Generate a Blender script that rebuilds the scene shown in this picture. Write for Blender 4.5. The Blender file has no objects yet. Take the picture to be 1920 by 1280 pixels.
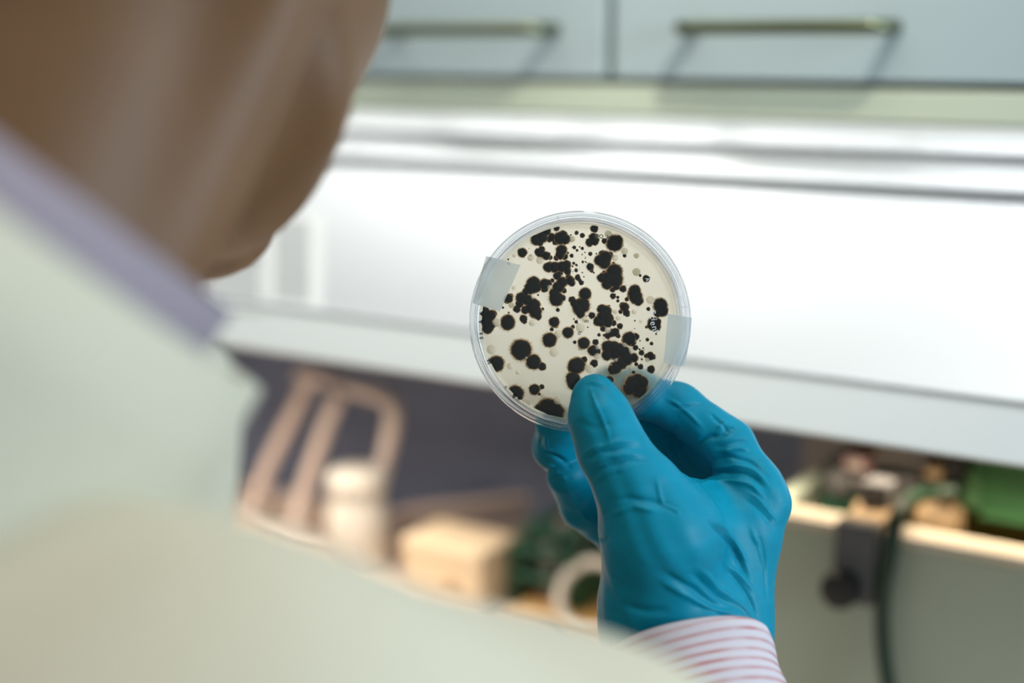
import bpy, math, random
import numpy as np
from mathutils import Vector, Matrix

# ------------------------------------------------------------------ camera
F = 2667.0
PITCH = math.atan(553.0 / F)
CAM = np.array([0.0, 0.0, 1.30])
FW = np.array([0.0, math.cos(PITCH), -math.sin(PITCH)])
UP = np.array([0.0, math.sin(PITCH), math.cos(PITCH)])
RT = np.array([1.0, 0.0, 0.0])
FOCUS = 0.586
FSTOP = 2.6

scene = bpy.context.scene
cd = bpy.data.cameras.new('camera')
cd.sensor_width = 36.0
cd.lens = 36.0 * F / 1920.0
cd.clip_start = 0.01
cd.dof.use_dof = True
cd.dof.focus_distance = FOCUS
cd.dof.aperture_fstop = FSTOP
cam = bpy.data.objects.new('camera', cd)
scene.collection.objects.link(cam)
cam.location = CAM
cam.rotation_euler = (math.pi / 2 - PITCH, 0, 0)
scene.camera = cam


def P(x, y, d):
    """point of the place seen at (x, y) at depth d from the photographer"""
    return CAM + d * (FW + (x - 960.0) / F * RT - (y - 640.0) / F * UP)


# wall frame: s runs right along the cupboards, n out of them, z up
LV = np.array([-4219.0 / F, 1.0 / math.cos(PITCH), 0.0]); LV /= np.linalg.norm(LV)
RS = -LV
NN = np.array([RS[1], -RS[0], 0.0])
if NN[1] > 0: NN = -NN
DIST = -float(np.dot(NN, P(1142, 150, 1.0) - CAM))


def W(s, n, z):
    return CAM + RS * s + NN * (n - DIST) + np.array([0, 0, z])


def WN(x, y, n):
    """point on the plane at distance n out of the cupboard fronts -> (s, z)"""
    r = FW + (x - 960.0) / F * RT - (y - 640.0) / F * UP
    d = (n - DIST) / float(np.dot(NN, r))
    q = r * d
    return float(np.dot(q, RS)), float(q[2])


def WZ(x, y, z):
    """point on the horizontal plane at height z (from the camera) -> (s, n)"""
    r = FW + (x - 960.0) / F * RT - (y - 640.0) / F * UP
    q = r * (z / r[2])
    return float(np.dot(q, RS)), float(np.dot(q, NN)) + DIST


# ------------------------------------------------------------------ world, lamps, exposure
world = bpy.data.worlds.new('world'); scene.world = world
world.use_nodes = True
world.node_tree.nodes['Background'].inputs[0].default_value = (0.93, 1.0, 0.98, 1)
world.node_tree.nodes['Background'].inputs[1].default_value = 0.28
vs = scene.view_settings
vs.view_transform = 'Standard'; vs.look = 'None'; vs.gamma = 1.0
vs.use_curve_mapping = False
vs.exposure = 0.0
scene.cycles.use_denoising = True
scene.cycles.max_bounces = 12
scene.cycles.transparent_max_bounces = 24
scene.cycles.sample_clamp_indirect = 4.0


def area(name, loc, target, sx, sy, power, col, along=None):
    l = bpy.data.lights.new(name, 'AREA'); l.shape = 'RECTANGLE'
    l.size = sx; l.size_y = sy; l.energy = power; l.color = col
    o = bpy.data.objects.new(name, l); scene.collection.objects.link(o)
    z = Vector(np.array(loc) - np.array(target)).normalized()
    x = Vector(along if along is not None else (1, 0, 0)); x = (x - z * x.dot(z)).normalized()
    y = z.cross(x)
    m = Matrix((x, y, z)).transposed().to_4x4(); m.translation = Vector(loc)
    o.matrix_world = m
    return o


# two louvred battens end to end over the canopy
for loc, tgt, pw, col in ((W(-1.02, 0.09, 0.62), W(-1.00, 0.06, -0.10), 1.45, (1.0, 1.0, 0.97)),
                          (W(-0.10, 0.09, 0.62), W(-0.12, 0.06, -0.10), 0.64, (0.93, 0.97, 1.0))):
    o = area('ceiling_lamp', loc, tgt, 0.84, 0.05, pw, col, RS); o.data.spread = math.radians(95)
# compact lamp up to the right: throws the shadows of the handles
o = area('spot_lamp', W(-0.02, 0.46, 0.66), W(-0.50, 0.0, -0.02), 0.025, 0.025, 0.38, (1.0, 0.96, 0.84), RS); o.data.spread = math.radians(50)
# ceiling light over the seated person
o = area('room_lamp', (-0.15, 0.24, 2.55), (-0.15, 0.25, 1.0), 1.2, 0.5, 3.9, (1.0, 0.97, 0.88)); o.data.spread = math.radians(110)
# cool light added on the right to brighten the glove's edge; source unseen
area('right_side_light', W(0.95, 0.30, 0.18), P(1290, 950, 0.59), 0.5, 0.5, 12, (0.74, 0.92, 1.08))
# warm tubes inside the work bench, under the canopy
o = area('bench_lamp', W(-0.85, 0.07, -0.245), W(-0.85, 0.05, -0.5), 0.6, 0.03, 1.0, (1.0, 0.82, 0.64), RS); o.data.spread = math.radians(120)
o = area('bench_lamp', W(-0.20, 0.02, -0.245), W(-0.20, 0.02, -0.5), 0.45, 0.03, 0.6, (1.0, 0.82, 0.60), RS); o.data.spread = math.radians(120)


# ------------------------------------------------------------------ materials
def mat(name, col, rough=0.5, metal=0.0, noise=0.0, nscale=40, bump=0.0, bscale=200, sss=0.0, ssc=(1, .3, .15),
        spec=0.5, sheen=0.0):
    m = bpy.data.materials.new(name); m.use_nodes = True
    nt = m.node_tree; b = nt.nodes['Principled BSDF']
    b.inputs['Base Color'].default_value = (*col, 1)
    b.inputs['Roughness'].default_value = rough
    b.inputs['Metallic'].default_value = metal
    b.inputs['Specular IOR Level'].default_value = spec
    if sheen: b.inputs['Sheen Weight'].default_value = sheen
    tc = nt.nodes.new('ShaderNodeTexCoord')
    if noise:
        n = nt.nodes.new('ShaderNodeTexNoise'); n.inputs['Scale'].default_value = nscale
        n.inputs['Detail'].default_value = 4
        nt.links.new(tc.outputs['Object'], n.inputs['Vector'])
        mx = nt.nodes.new('ShaderNodeMix'); mx.data_type = 'RGBA'
        mx.inputs[6].default_value = (*[c * (1 - noise) for c in col], 1)
        mx.inputs[7].default_value = (*[min(1, c * (1 + noise)) for c in col], 1)
        nt.links.new(n.outputs['Fac'], mx.inputs[0]); nt.links.new(mx.outputs[2], b.inputs['Base Color'])
    if bump:
        n = nt.nodes.new('ShaderNodeTexNoise'); n.inputs['Scale'].default_value = bscale
        nt.links.new(tc.outputs['Object'], n.inputs['Vector'])
        bp = nt.nodes.new('ShaderNodeBump'); bp.inputs['Strength'].default_value = bump
        bp.inputs['Distance'].default_value = 0.001
        nt.links.new(n.outputs['Fac'], bp.inputs['Height']); nt.links.new(bp.outputs[0], b.inputs['Normal'])
    if sss:
        b.inputs['Subsurface Weight'].default_value = sss
        b.inputs['Subsurface Radius'].default_value = ssc
        b.inputs['Subsurface Scale'].default_value = 0.006
    return m


def nodes_of(name):
    m = bpy.data.materials.new(name); m.use_nodes = True
    nt = m.node_tree; nt.nodes.clear()
    return m, nt, nt.nodes.new('ShaderNodeOutputMaterial')


M = {}
M['door'] = mat('painted_cupboard_door', (0.52, 0.62, 0.64), 0.45, noise=0.02, nscale=9)
M['door_edge'] = mat('dark_door_gap', (0.05, 0.08, 0.05), 0.8, noise=0.1)
M['fascia'] = mat('cream_fascia', (0.70, 0.76, 0.60), 0.5, noise=0.02, nscale=9)
M['canopy'] = mat('satin_white_steel', (0.70, 0.715, 0.73), 0.36, metal=0.42, noise=0.015, nscale=6, spec=0.9)
M['strip'] = mat('pale_grey_strip', (0.82, 0.85, 0.84), 0.45, noise=0.02, nscale=6)
M['steel'] = mat('brushed_brass_steel', (0.16, 0.18, 0.11), 0.3, metal=0.9, noise=0.1, nscale=60)
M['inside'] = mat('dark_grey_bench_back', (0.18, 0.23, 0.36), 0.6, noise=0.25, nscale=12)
M['worktop'] = mat('beige_worktop', (0.72, 0.58, 0.48), 0.45, noise=0.08, nscale=14)
M['skin'] = mat('skin', (0.175, 0.088, 0.038), 0.50, noise=0.14, nscale=25, bump=0.15, bscale=500, sss=0.15, spec=0.3)
M['hair'] = mat('dark_brown_hair', (0.045, 0.025, 0.012), 0.5, noise=0.4, nscale=200, bump=0.4, bscale=400)
M['coat'] = mat('white_lab_coat_cotton', (0.59, 0.555, 0.435), 0.85, noise=0.03, nscale=30, bump=0.2, bscale=900)
M['shirt'] = mat('lavender_shirt_cotton', (0.30, 0.25, 0.29), 0.85, noise=0.05, nscale=30, bump=0.2, bscale=900)
M['white_plastic'] = mat('white_plastic', (0.74, 0.74, 0.70), 0.4, noise=0.03)
M['rack'] = mat('pinkish_coated_wire', (0.78, 0.69, 0.65), 0.4, noise=0.04)
M['box'] = mat('cream_card', (0.80, 0.68, 0.50), 0.7, noise=0.04)
M['green'] = mat('dark_green_plastic', (0.015, 0.09, 0.055), 0.5, noise=0.2)
M['greenlight'] = mat('mid_green_plastic', (0.30, 0.66, 0.32), 0.5, noise=0.1)
M['rib'] = mat('rib_green', (0.13, 0.38, 0.16), 0.5, noise=0.1)
M['dark'] = mat('black_plastic', (0.012, 0.012, 0.013), 0.45, noise=0.2)
M['charcoal'] = mat('charcoal_metal', (0.10, 0.10, 0.105), 0.5, noise=0.15)
M['tank'] = mat('grey_green_tank_enamel', (0.42, 0.48, 0.39), 0.5, noise=0.04, nscale=10)
M['rim'] = mat('pale_rim_steel', (0.66, 0.58, 0.46), 0.35, noise=0.05)
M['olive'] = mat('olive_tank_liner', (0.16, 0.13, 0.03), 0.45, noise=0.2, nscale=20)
M['wood'] = mat('golden_wood_board', (0.66, 0.42, 0.17), 0.5, noise=0.15, nscale=30)
M['paper'] = mat('white_paper', (0.84, 0.84, 0.83), 0.8, noise=0.01)
M['paper_print'] = mat('grey_print', (0.50, 0.51, 0.51), 0.8, noise=0.10, nscale=60)
M['cable'] = mat('dark_green_rubber_cable', (0.012, 0.035, 0.018), 0.45, noise=0.2)
M['floor'] = mat('grey_vinyl_floor', (0.35, 0.36, 0.36), 0.5, noise=0.08, nscale=8)
M['wall'] = mat('painted_wall', (0.62, 0.64, 0.60), 0.8, noise=0.02, nscale=5)
M['pinklabel'] = mat('pink_label', (0.62, 0.36, 0.36), 0.7, noise=0.1)
M['orange'] = mat('tan_plastic', (0.42, 0.29, 0.16), 0.5, noise=0.08)
M['eye'] = mat('eye_white', (0.8, 0.78, 0.75), 0.2, noise=0.02)
M['grey_plastic'] = mat('mid_grey_plastic', (0.30, 0.28, 0.29), 0.5, noise=0.08)


def glove_material():
    m = mat('blue_nitrile', (0.0, 0.235, 0.37), 0.46, sss=0.0, spec=0.18)
    nt = m.node_tree; b = nt.nodes['Principled BSDF']
    tc = nt.nodes.new('ShaderNodeTexCoord')
    mp = nt.nodes.new('ShaderNodeMapping'); mp.inputs['Scale'].default_value = (60, 60, 160)
    mp.inputs['Rotation'].default_value = (0.3, 0.5, 0.2)
    n = nt.nodes.new('ShaderNodeTexNoise'); n.inputs['Scale'].default_value = 1.0; n.inputs['Detail'].default_value = 3
    n.inputs['Distortion'].default_value = 0.6
    nt.links.new(tc.outputs['Object'], mp.inputs[0]); nt.links.new(mp.outputs[0], n.inputs['Vector'])
    n2 = nt.nodes.new('ShaderNodeTexNoise'); n2.inputs['Scale'].default_value = 1800
    nt.links.new(tc.outputs['Object'], n2.inputs['Vector'])
    b1 = nt.nodes.new('ShaderNodeBump'); b1.inputs['Strength'].default_value = 0.2; b1.inputs['Distance'].default_value = 0.0012
    b2 = nt.nodes.new('ShaderNodeBump'); b2.inputs['Strength'].default_value = 0.12; b2.inputs['Distance'].default_value = 0.0002
    nt.links.new(n.outputs['Fac'], b1.inputs['Height'])
    nt.links.new(n2.outputs['Fac'], b2.inputs['Height']); nt.links.new(b1.outputs[0], b2.inputs['Normal'])
    nt.links.new(b2.outputs[0], b.inputs['Normal'])
    mx = nt.nodes.new('ShaderNodeMix'); mx.data_type = 'RGBA'
    mx.inputs[6].default_value = (0.0, 0.185, 0.28, 1); mx.inputs[7].default_value = (0.0, 0.26, 0.40, 1)
    nt.links.new(n.outputs['Fac'], mx.inputs[0]); nt.links.new(mx.outputs[2], b.inputs['Base Color'])
    return m


M['glove'] = glove_material()


def stripe_material():
    m = mat('red_striped_cuff_cotton', (0.7, 0.66, 0.70), 0.85)
    nt = m.node_tree; b = nt.nodes['Principled BSDF']
    at = nt.nodes.new('ShaderNodeAttribute'); at.attribute_name = 'along'
    mm = nt.nodes.new('ShaderNodeMath'); mm.operation = 'MULTIPLY'; mm.inputs[1].default_value = 2 * math.pi / 0.0040
    sn = nt.nodes.new('ShaderNodeMath'); sn.operation = 'SINE'
    nt.links.new(at.outputs['Fac'], mm.inputs[0]); nt.links.new(mm.outputs[0], sn.inputs[0])
    rp = nt.nodes.new('ShaderNodeMapRange'); rp.inputs[1].default_value = 0.0; rp.inputs[2].default_value = 0.8
    nt.links.new(sn.outputs[0], rp.inputs[0])
    tc = nt.nodes.new('ShaderNodeTexCoord')
    n = nt.nodes.new('ShaderNodeTexNoise'); n.inputs['Scale'].default_value = 45
    nt.links.new(tc.outputs['Object'], n.inputs['Vector'])
    r2 = nt.nodes.new('ShaderNodeMapRange'); r2.inputs[1].default_value = 0.38; r2.inputs[2].default_value = 0.62
    r2.inputs[3].default_value = 0.35
    nt.links.new(n.outputs['Fac'], r2.inputs[0])
    ml = nt.nodes.new('ShaderNodeMath'); ml.operation = 'MULTIPLY'
    nt.links.new(rp.outputs[0], ml.inputs[0]); nt.links.new(r2.outputs[0], ml.inputs[1])
    mx = nt.nodes.new('ShaderNodeMix'); mx.data_type = 'RGBA'
    mx.inputs[6].default_value = (0.56, 0.52, 0.57, 1); mx.inputs[7].default_value = (0.42, 0.17, 0.17, 1)
    nt.links.new(ml.outputs[0], mx.inputs[0]); nt.links.new(mx.outputs[2], b.inputs['Base Color'])
    return m


M['stripe'] = stripe_material()


def clear_film(name, gloss=0.06, tint=(1.0, 1.0, 1.0)):
    m, nt, out = nodes_of(name)
    t = nt.nodes.new('ShaderNodeBsdfTransparent'); t.inputs[0].default_value = (*tint, 1)
    g = nt.nodes.new('ShaderNodeBsdfGlossy'); g.inputs['Roughness'].default_value = 0.06
    lw = nt.nodes.new('ShaderNodeLayerWeight')
    pw = nt.nodes.new('ShaderNodeMath'); pw.operation = 'POWER'; pw.inputs[1].default_value = 4.0
    fr = nt.nodes.new('ShaderNodeMath'); fr.operation = 'MULTIPLY_ADD'; fr.inputs[1].default_value = 0.5; fr.inputs[2].default_value = 0.025
    nt.links.new(lw.outputs['Facing'], pw.inputs[0]); nt.links.new(pw.outputs[0], fr.inputs[0])
    mx = nt.nodes.new('ShaderNodeMixShader')
    nt.links.new(fr.outputs[0], mx.inputs[0]); nt.links.new(t.outputs[0], mx.inputs[1]); nt.links.new(g.outputs[0], mx.inputs[2])
    nt.links.new(mx.outputs[0], out.inputs[0])
    return m


def clear_solid(name):
    m, nt, out = nodes_of(name)
    g = nt.nodes.new('ShaderNodeBsdfGlass'); g.inputs['IOR'].default_value = 1.42; g.inputs['Roughness'].default_value = 0.03
    g.inputs[0].default_value = (0.97, 0.98, 0.99, 1)
    t = nt.nodes.new('ShaderNodeBsdfTransparent'); t.inputs[0].default_value = (0.95, 0.96, 0.98, 1)
    mx = nt.nodes.new('ShaderNodeMixShader'); mx.inputs[0].default_value = 0.65
    nt.links.new(t.outputs[0], mx.inputs[1]); nt.links.new(g.outputs[0], mx.inputs[2])
    nt.links.new(mx.outputs[0], out.inputs[0])
    return m


def scatter_sheet(name, col, clear, trans, tint=(1, 1, 1), noise=0.0, gloss=0.0):
    """part see-through, part light-scattering sheet (agar, sticky tape)"""
    m, nt, out = nodes_of(name)
    t = nt.nodes.new('ShaderNodeBsdfTransparent'); t.inputs[0].default_value = (*tint, 1)
    d = nt.nodes.new('ShaderNodeBsdfDiffuse'); d.inputs[0].default_value = (*col, 1)
    l = nt.nodes.new('ShaderNodeBsdfTranslucent'); l.inputs[0].default_value = (*col, 1)
    if noise:
        tc = nt.nodes.new('ShaderNodeTexCoord'); n = nt.nodes.new('ShaderNodeTexNoise'); n.inputs['Scale'].default_value = 120
        n.inputs['Detail'].default_value = 3
        nt.links.new(tc.outputs['Object'], n.inputs['Vector'])
        mx = nt.nodes.new('ShaderNodeMix'); mx.data_type = 'RGBA'
        mx.inputs[6].default_value = (*[c * (1 - noise) for c in col], 1)
        mx.inputs[7].default_value = (*[min(1, c * (1 + noise)) for c in col], 1)
        nt.links.new(n.outputs['Fac'], mx.inputs[0])
        nt.links.new(mx.outputs[2], d.inputs[0]); nt.links.new(mx.outputs[2], l.inputs[0])
    a = nt.nodes.new('ShaderNodeMixShader'); a.inputs[0].default_value = trans
    nt.links.new(d.outputs[0], a.inputs[1]); nt.links.new(l.outputs[0], a.inputs[2])
    c = nt.nodes.new('ShaderNodeMixShader'); c.inputs[0].default_value = clear
    nt.links.new(a.outputs[0], c.inputs[1]); nt.links.new(t.outputs[0], c.inputs[2])
    nt.links.new(c.outputs[0], out.inputs[0])
    return m


M['film'] = clear_film('clear_polystyrene_sheet')
M['clear'] = clear_solid('clear_polystyrene_rim')
def agar_material():
    m = scatter_sheet('pale_beige_agar', (1.0, 0.93, 0.76), 0.10, 0.80, (1.0, 0.94, 0.84), noise=0.02)
    nt = m.node_tree
    tl = [n for n in nt.nodes if n.type == 'BSDF_TRANSLUCENT'][0]
    old = tl.outputs[0].links[0].to_socket
    rf = nt.nodes.new('ShaderNodeBsdfRefraction'); rf.inputs['Roughness'].default_value = 0.55; rf.inputs['IOR'].default_value = 1.35
    rf.inputs[0].default_value = (1.0, 0.92, 0.76, 1)
    mx = nt.nodes.new('ShaderNodeMixShader'); mx.inputs[0].default_value = 0.8
    nt.links.new(tl.outputs[0], mx.inputs[1]); nt.links.new(rf.outputs[0], mx.inputs[2]); nt.links.new(mx.outputs[0], old)
    return m


M['agar'] = agar_material()
M['agar_side'] = scatter_sheet('agar_edge', (0.90, 0.84, 0.56), 0.45, 0.8, (0.96, 0.93, 0.70))
M['tape'] = scatter_sheet('frosted_sticky_tape', (0.86, 0.91, 0.92), 0.55, 0.6, (0.96, 0.98, 0.98), noise=0.03)


def colony_material():
    m, nt, out = nodes_of('black_mould_colony')
    at = nt.nodes.new('ShaderNodeAttribute'); at.attribute_name = 'edge'
    tc = nt.nodes.new('ShaderNodeTexCoord')
    n = nt.nodes.new('ShaderNodeTexNoise'); n.inputs['Scale'].default_value = 1500; n.inputs['Detail'].default_value = 3
    nt.links.new(tc.outputs['Object'], n.inputs['Vector'])
    ad = nt.nodes.new('ShaderNodeMath'); ad.operation = 'MULTIPLY_ADD'; ad.inputs[1].default_value = 0.28; ad.inputs[2].default_value = -0.08
    nt.links.new(n.outputs['Fac'], ad.inputs[0])
    sm = nt.nodes.new('ShaderNodeMath'); sm.operation = 'ADD'
    nt.links.new(at.outputs['Fac'], sm.inputs[0]); nt.links.new(ad.outputs[0], sm.inputs[1])
    cr = nt.nodes.new('ShaderNodeValToRGB')
    e = cr.color_ramp.elements
    e[0].position = 0.0; e[0].color = (0.008, 0.012, 0.012, 1)
    e[1].position = 0.70; e[1].color = (0.010, 0.009, 0.006, 1)
    q = e.new(0.78); q.color = (0.09, 0.045, 0.010, 1)
    q = e.new(0.93); q.color = (0.75, 0.42, 0.12, 1)
    nt.links.new(sm.outputs[0], cr.inputs[0])
    al = nt.nodes.new('ShaderNodeMapRange'); al.inputs[1].default_value = 0.74; al.inputs[2].default_value = 1.03
    al.interpolation_type = 'SMOOTHSTEP'
    nt.links.new(sm.outputs[0], al.inputs[0])
    p = nt.nodes.new('ShaderNodeBsdfPrincipled'); p.inputs['Roughness'].default_value = 0.7
    p.inputs['Specular IOR Level'].default_value = 0.2
    nt.links.new(cr.outputs[0], p.inputs['Base Color'])
    t = nt.nodes.new('ShaderNodeBsdfTransparent')
    mx = nt.nodes.new('ShaderNodeMixShader')
    nt.links.new(al.outputs[0], mx.inputs[0]); nt.links.new(p.outputs[0], mx.inputs[1]); nt.links.new(t.outputs[0], mx.inputs[2])
    nt.links.new(mx.outputs[0], out.inputs[0])
    return m


M['colony'] = colony_material()
M['droplet'] = scatter_sheet('pale_cream_colony', (0.98, 0.90, 0.74), 0.35, 0.5, (1, 0.97, 0.88))
M['droplet_grey'] = scatter_sheet('pale_olive_colony', (0.62, 0.58, 0.42), 0.45, 0.6, (0.85, 0.84, 0.72))
M['emboss'] = mat('frosted_lettering', (0.75, 0.78, 0.78), 0.4, noise=0.02)
M['emboss_dark'] = mat('dark_moulded_mark', (0.10, 0.09, 0.06), 0.4, noise=0.1)


# ------------------------------------------------------------------ mesh helpers
class MB:
    def __init__(s): s.v = []; s.f = []; s.mi = []

    def add(s, v, f, mi=0):
        o = len(s.v); s.v += [tuple(float(c) for c in p) for p in v]
        s.f += [tuple(i + o for i in q) for q in f]; s.mi += [mi] * len(f); return s

    def box(s, fr, a, b, mi=0):
        """box between (a0,a1,a2) and (b0,b1,b2) in frame fr(u,v,w)->world"""
        x0, y0, z0 = a; x1, y1, z1 = b
        v = [fr(x, y, z) for x in (x0, x1) for y in (y0, y1) for z in (z0, z1)]
        return s.add(v, [(0, 1, 3, 2), (4, 6, 7, 5), (0, 4, 5, 1), (2, 3, 7, 6), (0, 2, 6, 4), (1, 5, 7, 3)], mi)

    def tube(s, pts, r, seg=14, mi=0, closed=False, rs=None):
        pts = [np.array(p, float) for p in pts]; n = len(pts)
        rs = rs or [r] * n; vs_ = []; prev = None
        for i, p in enumerate(pts):
            if closed: t = pts[(i + 1) % n] - pts[i - 1]
            else: t = pts[min(i + 1, n - 1)] - pts[max(i - 1, 0)]
            t = t / np.linalg.norm(t)
            if prev is None:
                a = np.cross(t, (0, 0, 1)) if abs(t[2]) < 0.9 else np.cross(t, (1, 0, 0))
            else: a = prev - t * np.dot(prev, t)
            a /= np.linalg.norm(a); prev = a; b = np.cross(t, a)
            for k in range(seg):
                w = 2 * math.pi * k / seg
                vs_.append(p + rs[i] * (math.cos(w) * a + math.sin(w) * b))
        fs = []
        for i in range(n if closed else n - 1):
            j = (i + 1) % n
            for k in range(seg):
                l = (k + 1) % seg
                fs.append((i * seg + k, i * seg + l, j * seg + l, j * seg + k))
        if not closed:
            fs.append(tuple(range(seg - 1, -1, -1))); fs.append(tuple((n - 1) * seg + k for k in range(seg)))
        return s.add(vs_, fs, mi)

    def lathe(s, prof, fr, seg=48, mi=0, closed=False):
        """profile [(r, h)] turned about the h axis of frame fr(u, v, h)"""
        vs_ = []; n = len(prof)
        for r, h in prof:
            for k in range(seg):
                w = 2 * math.pi * k / seg; vs_.append(fr(r * math.cos(w), r * math.sin(w), h))
        fs = []
        for i in range(n if closed else n - 1):
            j = (i + 1) % n
            for k in range(seg):
                l = (k + 1) % seg; fs.append((i * seg + k, i * seg + l, j * seg + l, j * seg + k))
        if not closed:
            fs.append(tuple(range(seg - 1, -1, -1))); fs.append(tuple((n - 1) * seg + k for k in range(seg)))
        return s.add(vs_, fs, mi)

    def build(s, name, mats, parent=None, origin=None, smooth=False, bevel=0.0, seg=3):
        me = bpy.data.meshes.new(name)
        if origin is None: origin = np.mean(np.array(s.v), axis=0)
        off = np.array(origin)
        me.from_pydata([tuple(np.array(p) - off) for p in s.v], [], s.f)
        if not isinstance(mats, (list, tuple)): mats = [mats]
        for m in mats: me.materials.append(m)
        for p, mi in zip(me.polygons, s.mi): p.material_index = mi
        import bmesh
        bm = bmesh.new(); bm.from_mesh(me); bmesh.ops.recalc_face_normals(bm, faces=bm.faces); bm.to_mesh(me); bm.free()
        if smooth:
            for p in me.polygons: p.use_smooth = True
        o = bpy.data.objects.new(name, me); scene.collection.objects.link(o)
        o.location = off
        if bevel:
            md = o.modifiers.new('bevel', 'BEVEL'); md.width = bevel; md.segments = seg; md.limit_method = 'ANGLE'
        if smooth == 'angle':
            try: me.set_sharp_from_angle(angle=math.radians(40))
            except Exception: pass
        if parent is not None: attach(o, parent)
        return o


def attach(o, parent):
    o.parent = parent
    loc = o.location.copy()
    o.location = loc - wloc(parent)


def wloc(o):
    l = o.location.copy(); p = o.parent
    while p is not None: l += p.location; p = p.parent
    return l


def thing(name, loc, label, cat, group=None):
    o = bpy.data.objects.new(name, None); scene.collection.objects.link(o)
    o.location = loc; o.empty_display_size = 0.02
    o['label'] = label; o['category'] = cat
    if group: o['group'] = group
    return o


def tag(o, label, cat, group=None):
    o['label'] = label; o['category'] = cat
    if group: o['group'] = group
    return o


def struct(o): o['kind'] = 'structure'; return o


def smooth_curve(pts, n=8):
    pts = [np.array(p, float) for p in pts]; out = []
    q = [2 * pts[0] - pts[1]] + pts + [2 * pts[-1] - pts[-2]]
    for i in range(1, len(q) - 2):
        for k in range(n):
            t = k / n
            out.append(0.5 * ((2 * q[i]) + (-q[i - 1] + q[i + 1]) * t + (2 * q[i - 1] - 5 * q[i] + 4 * q[i + 1] - q[i + 2]) * t * t
                              + (-q[i - 1] + 3 * q[i] - 3 * q[i + 1] + q[i + 2]) * t ** 3))
    out.append(pts[-1]); return out


# ------------------------------------------------------------------ signed-distance sculpting
def smin(a, b, k):
    h = np.clip(0.5 + 0.5 * (b - a) / k, 0, 1)
    return b * (1 - h) + a * h - k * h * (1 - h)


def cap(p, a, b, ra, rb):
    a = np.asarray(a, np.float32); b = np.asarray(b, np.float32)
    ba = b - a; pa = p - a
    h = np.clip((pa @ ba) / max(1e-9, float(ba @ ba)), 0, 1)
    return np.linalg.norm(pa - h[..., None] * ba, axis=-1) - (ra + (rb - ra) * h)


def ell(p, c, R, rad):
    q = (p - np.asarray(c, np.float32)) @ np.asarray(R, np.float32).T
    r = np.asarray(rad, np.float32)
    k0 = np.linalg.norm(q / r, axis=-1); k1 = np.linalg.norm(q / (r * r), axis=-1)
    return k0 * (k0 - 1.0) / np.maximum(k1, 1e-6)


def nets(f, lo, h):
    """naive surface nets on grid values f"""
    ins = f < 0
    nx, ny, nz = f.shape
    cnt = np.zeros((nx - 1, ny - 1, nz - 1), np.int8)
    for i in (0, 1):
        for j in (0, 1):
            for k in (0, 1):
                cnt += ins[i:nx - 1 + i, j:ny - 1 + j, k:nz - 1 + k]
    act = (cnt > 0) & (cnt < 8)
    idx = np.full(act.shape, -1, np.int64); cells = np.argwhere(act)
    idx[act] = np.arange(len(cells))
    acc = np.zeros((len(cells), 3)); num = np.zeros(len(cells))
    corners = [(i, j, k) for i in (0, 1) for j in (0, 1) for k in (0, 1)]
    for a in corners:
        for ax in range(3):
            if a[ax] == 1: continue
            b = list(a); b[ax] = 1
            fa = f[tuple((cells + a).T)]; fb = f[tuple((cells + b).T)]
            x = (fa < 0) != (fb < 0)
            t = np.where(x, fa / np.where(x, fa - fb, 1), 0)
            pt = np.tile(np.array(a, float), (len(cells), 1)); pt[:, ax] = t
            acc[x] += pt[x]; num[x] += 1
    V = (cells + acc / num[:, None]) * h + lo
    faces = []
    for ax in range(3):
        u, v = [(1, 2), (2, 0), (0, 1)][ax]
        sl0 = [slice(None)] * 3; sl1 = [slice(None)] * 3
        sl0[ax] = slice(0, -1); sl1[ax] = slice(1, None)
        A = ins[tuple(sl0)]; B = ins[tuple(sl1)]
        e = np.argwhere(A != B)
        ok = (e[:, u] > 0) & (e[:, v] > 0) & (e[:, u] < f.shape[u] - 1) & (e[:, v] < f.shape[v] - 1)
        e = e[ok]; fl = A[tuple(e.T)]
        q = []
        for du, dv in ((-1, -1), (0, -1), (0, 0), (-1, 0)):
            c = e.copy(); c[:, u] += du; c[:, v] += dv
            q.append(idx[tuple(c.T)])
        q = np.stack(q, 1); q[~fl] = q[~fl][:, ::-1]
        faces.append(q)
    return V, np.concatenate(faces)


def sculpt(fn, lo, hi, h, refine=1):
    lo = np.array(lo); hi = np.array(hi)
    n = np.ceil((hi - lo) / h).astype(int) + 1
    xs = [lo[i] + h * np.arange(n[i]) for i in range(3)]
    f = np.empty(n, np.float32)
    Y, Z = np.meshgrid(xs[1], xs[2], indexing='ij')
    step = max(1, int(400000 / (n[1] * n[2])))
    for i in range(0, n[0], step):
        xx = xs[0][i:i + step]
        g = np.empty((len(xx), n[1], n[2], 3), np.float32)
        g[..., 0] = xx[:, None, None]; g[..., 1] = Y; g[..., 2] = Z
        f[i:i + step] = fn(g)
    V, Q = nets(f, lo, h)
    for _ in range(refine):
        g, v0 = grad(fn, V, h * 0.4)
        V = V - g * np.clip(v0, -h * .5, h * .5)[:, None]
    g, _ = grad(fn, V, h * 0.6)
    return V, Q, g


def grad(fn, V, e):
    p = V.astype(np.float32); v0 = fn(p); g = np.zeros_like(V)
    for a in range(3):
        d = np.zeros(3, np.float32); d[a] = e
        g[:, a] = (fn(p + d) - fn(p - d)) / (2 * e)
    return g / np.maximum(np.linalg.norm(g, axis=1), 1e-6)[:, None], v0


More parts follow.
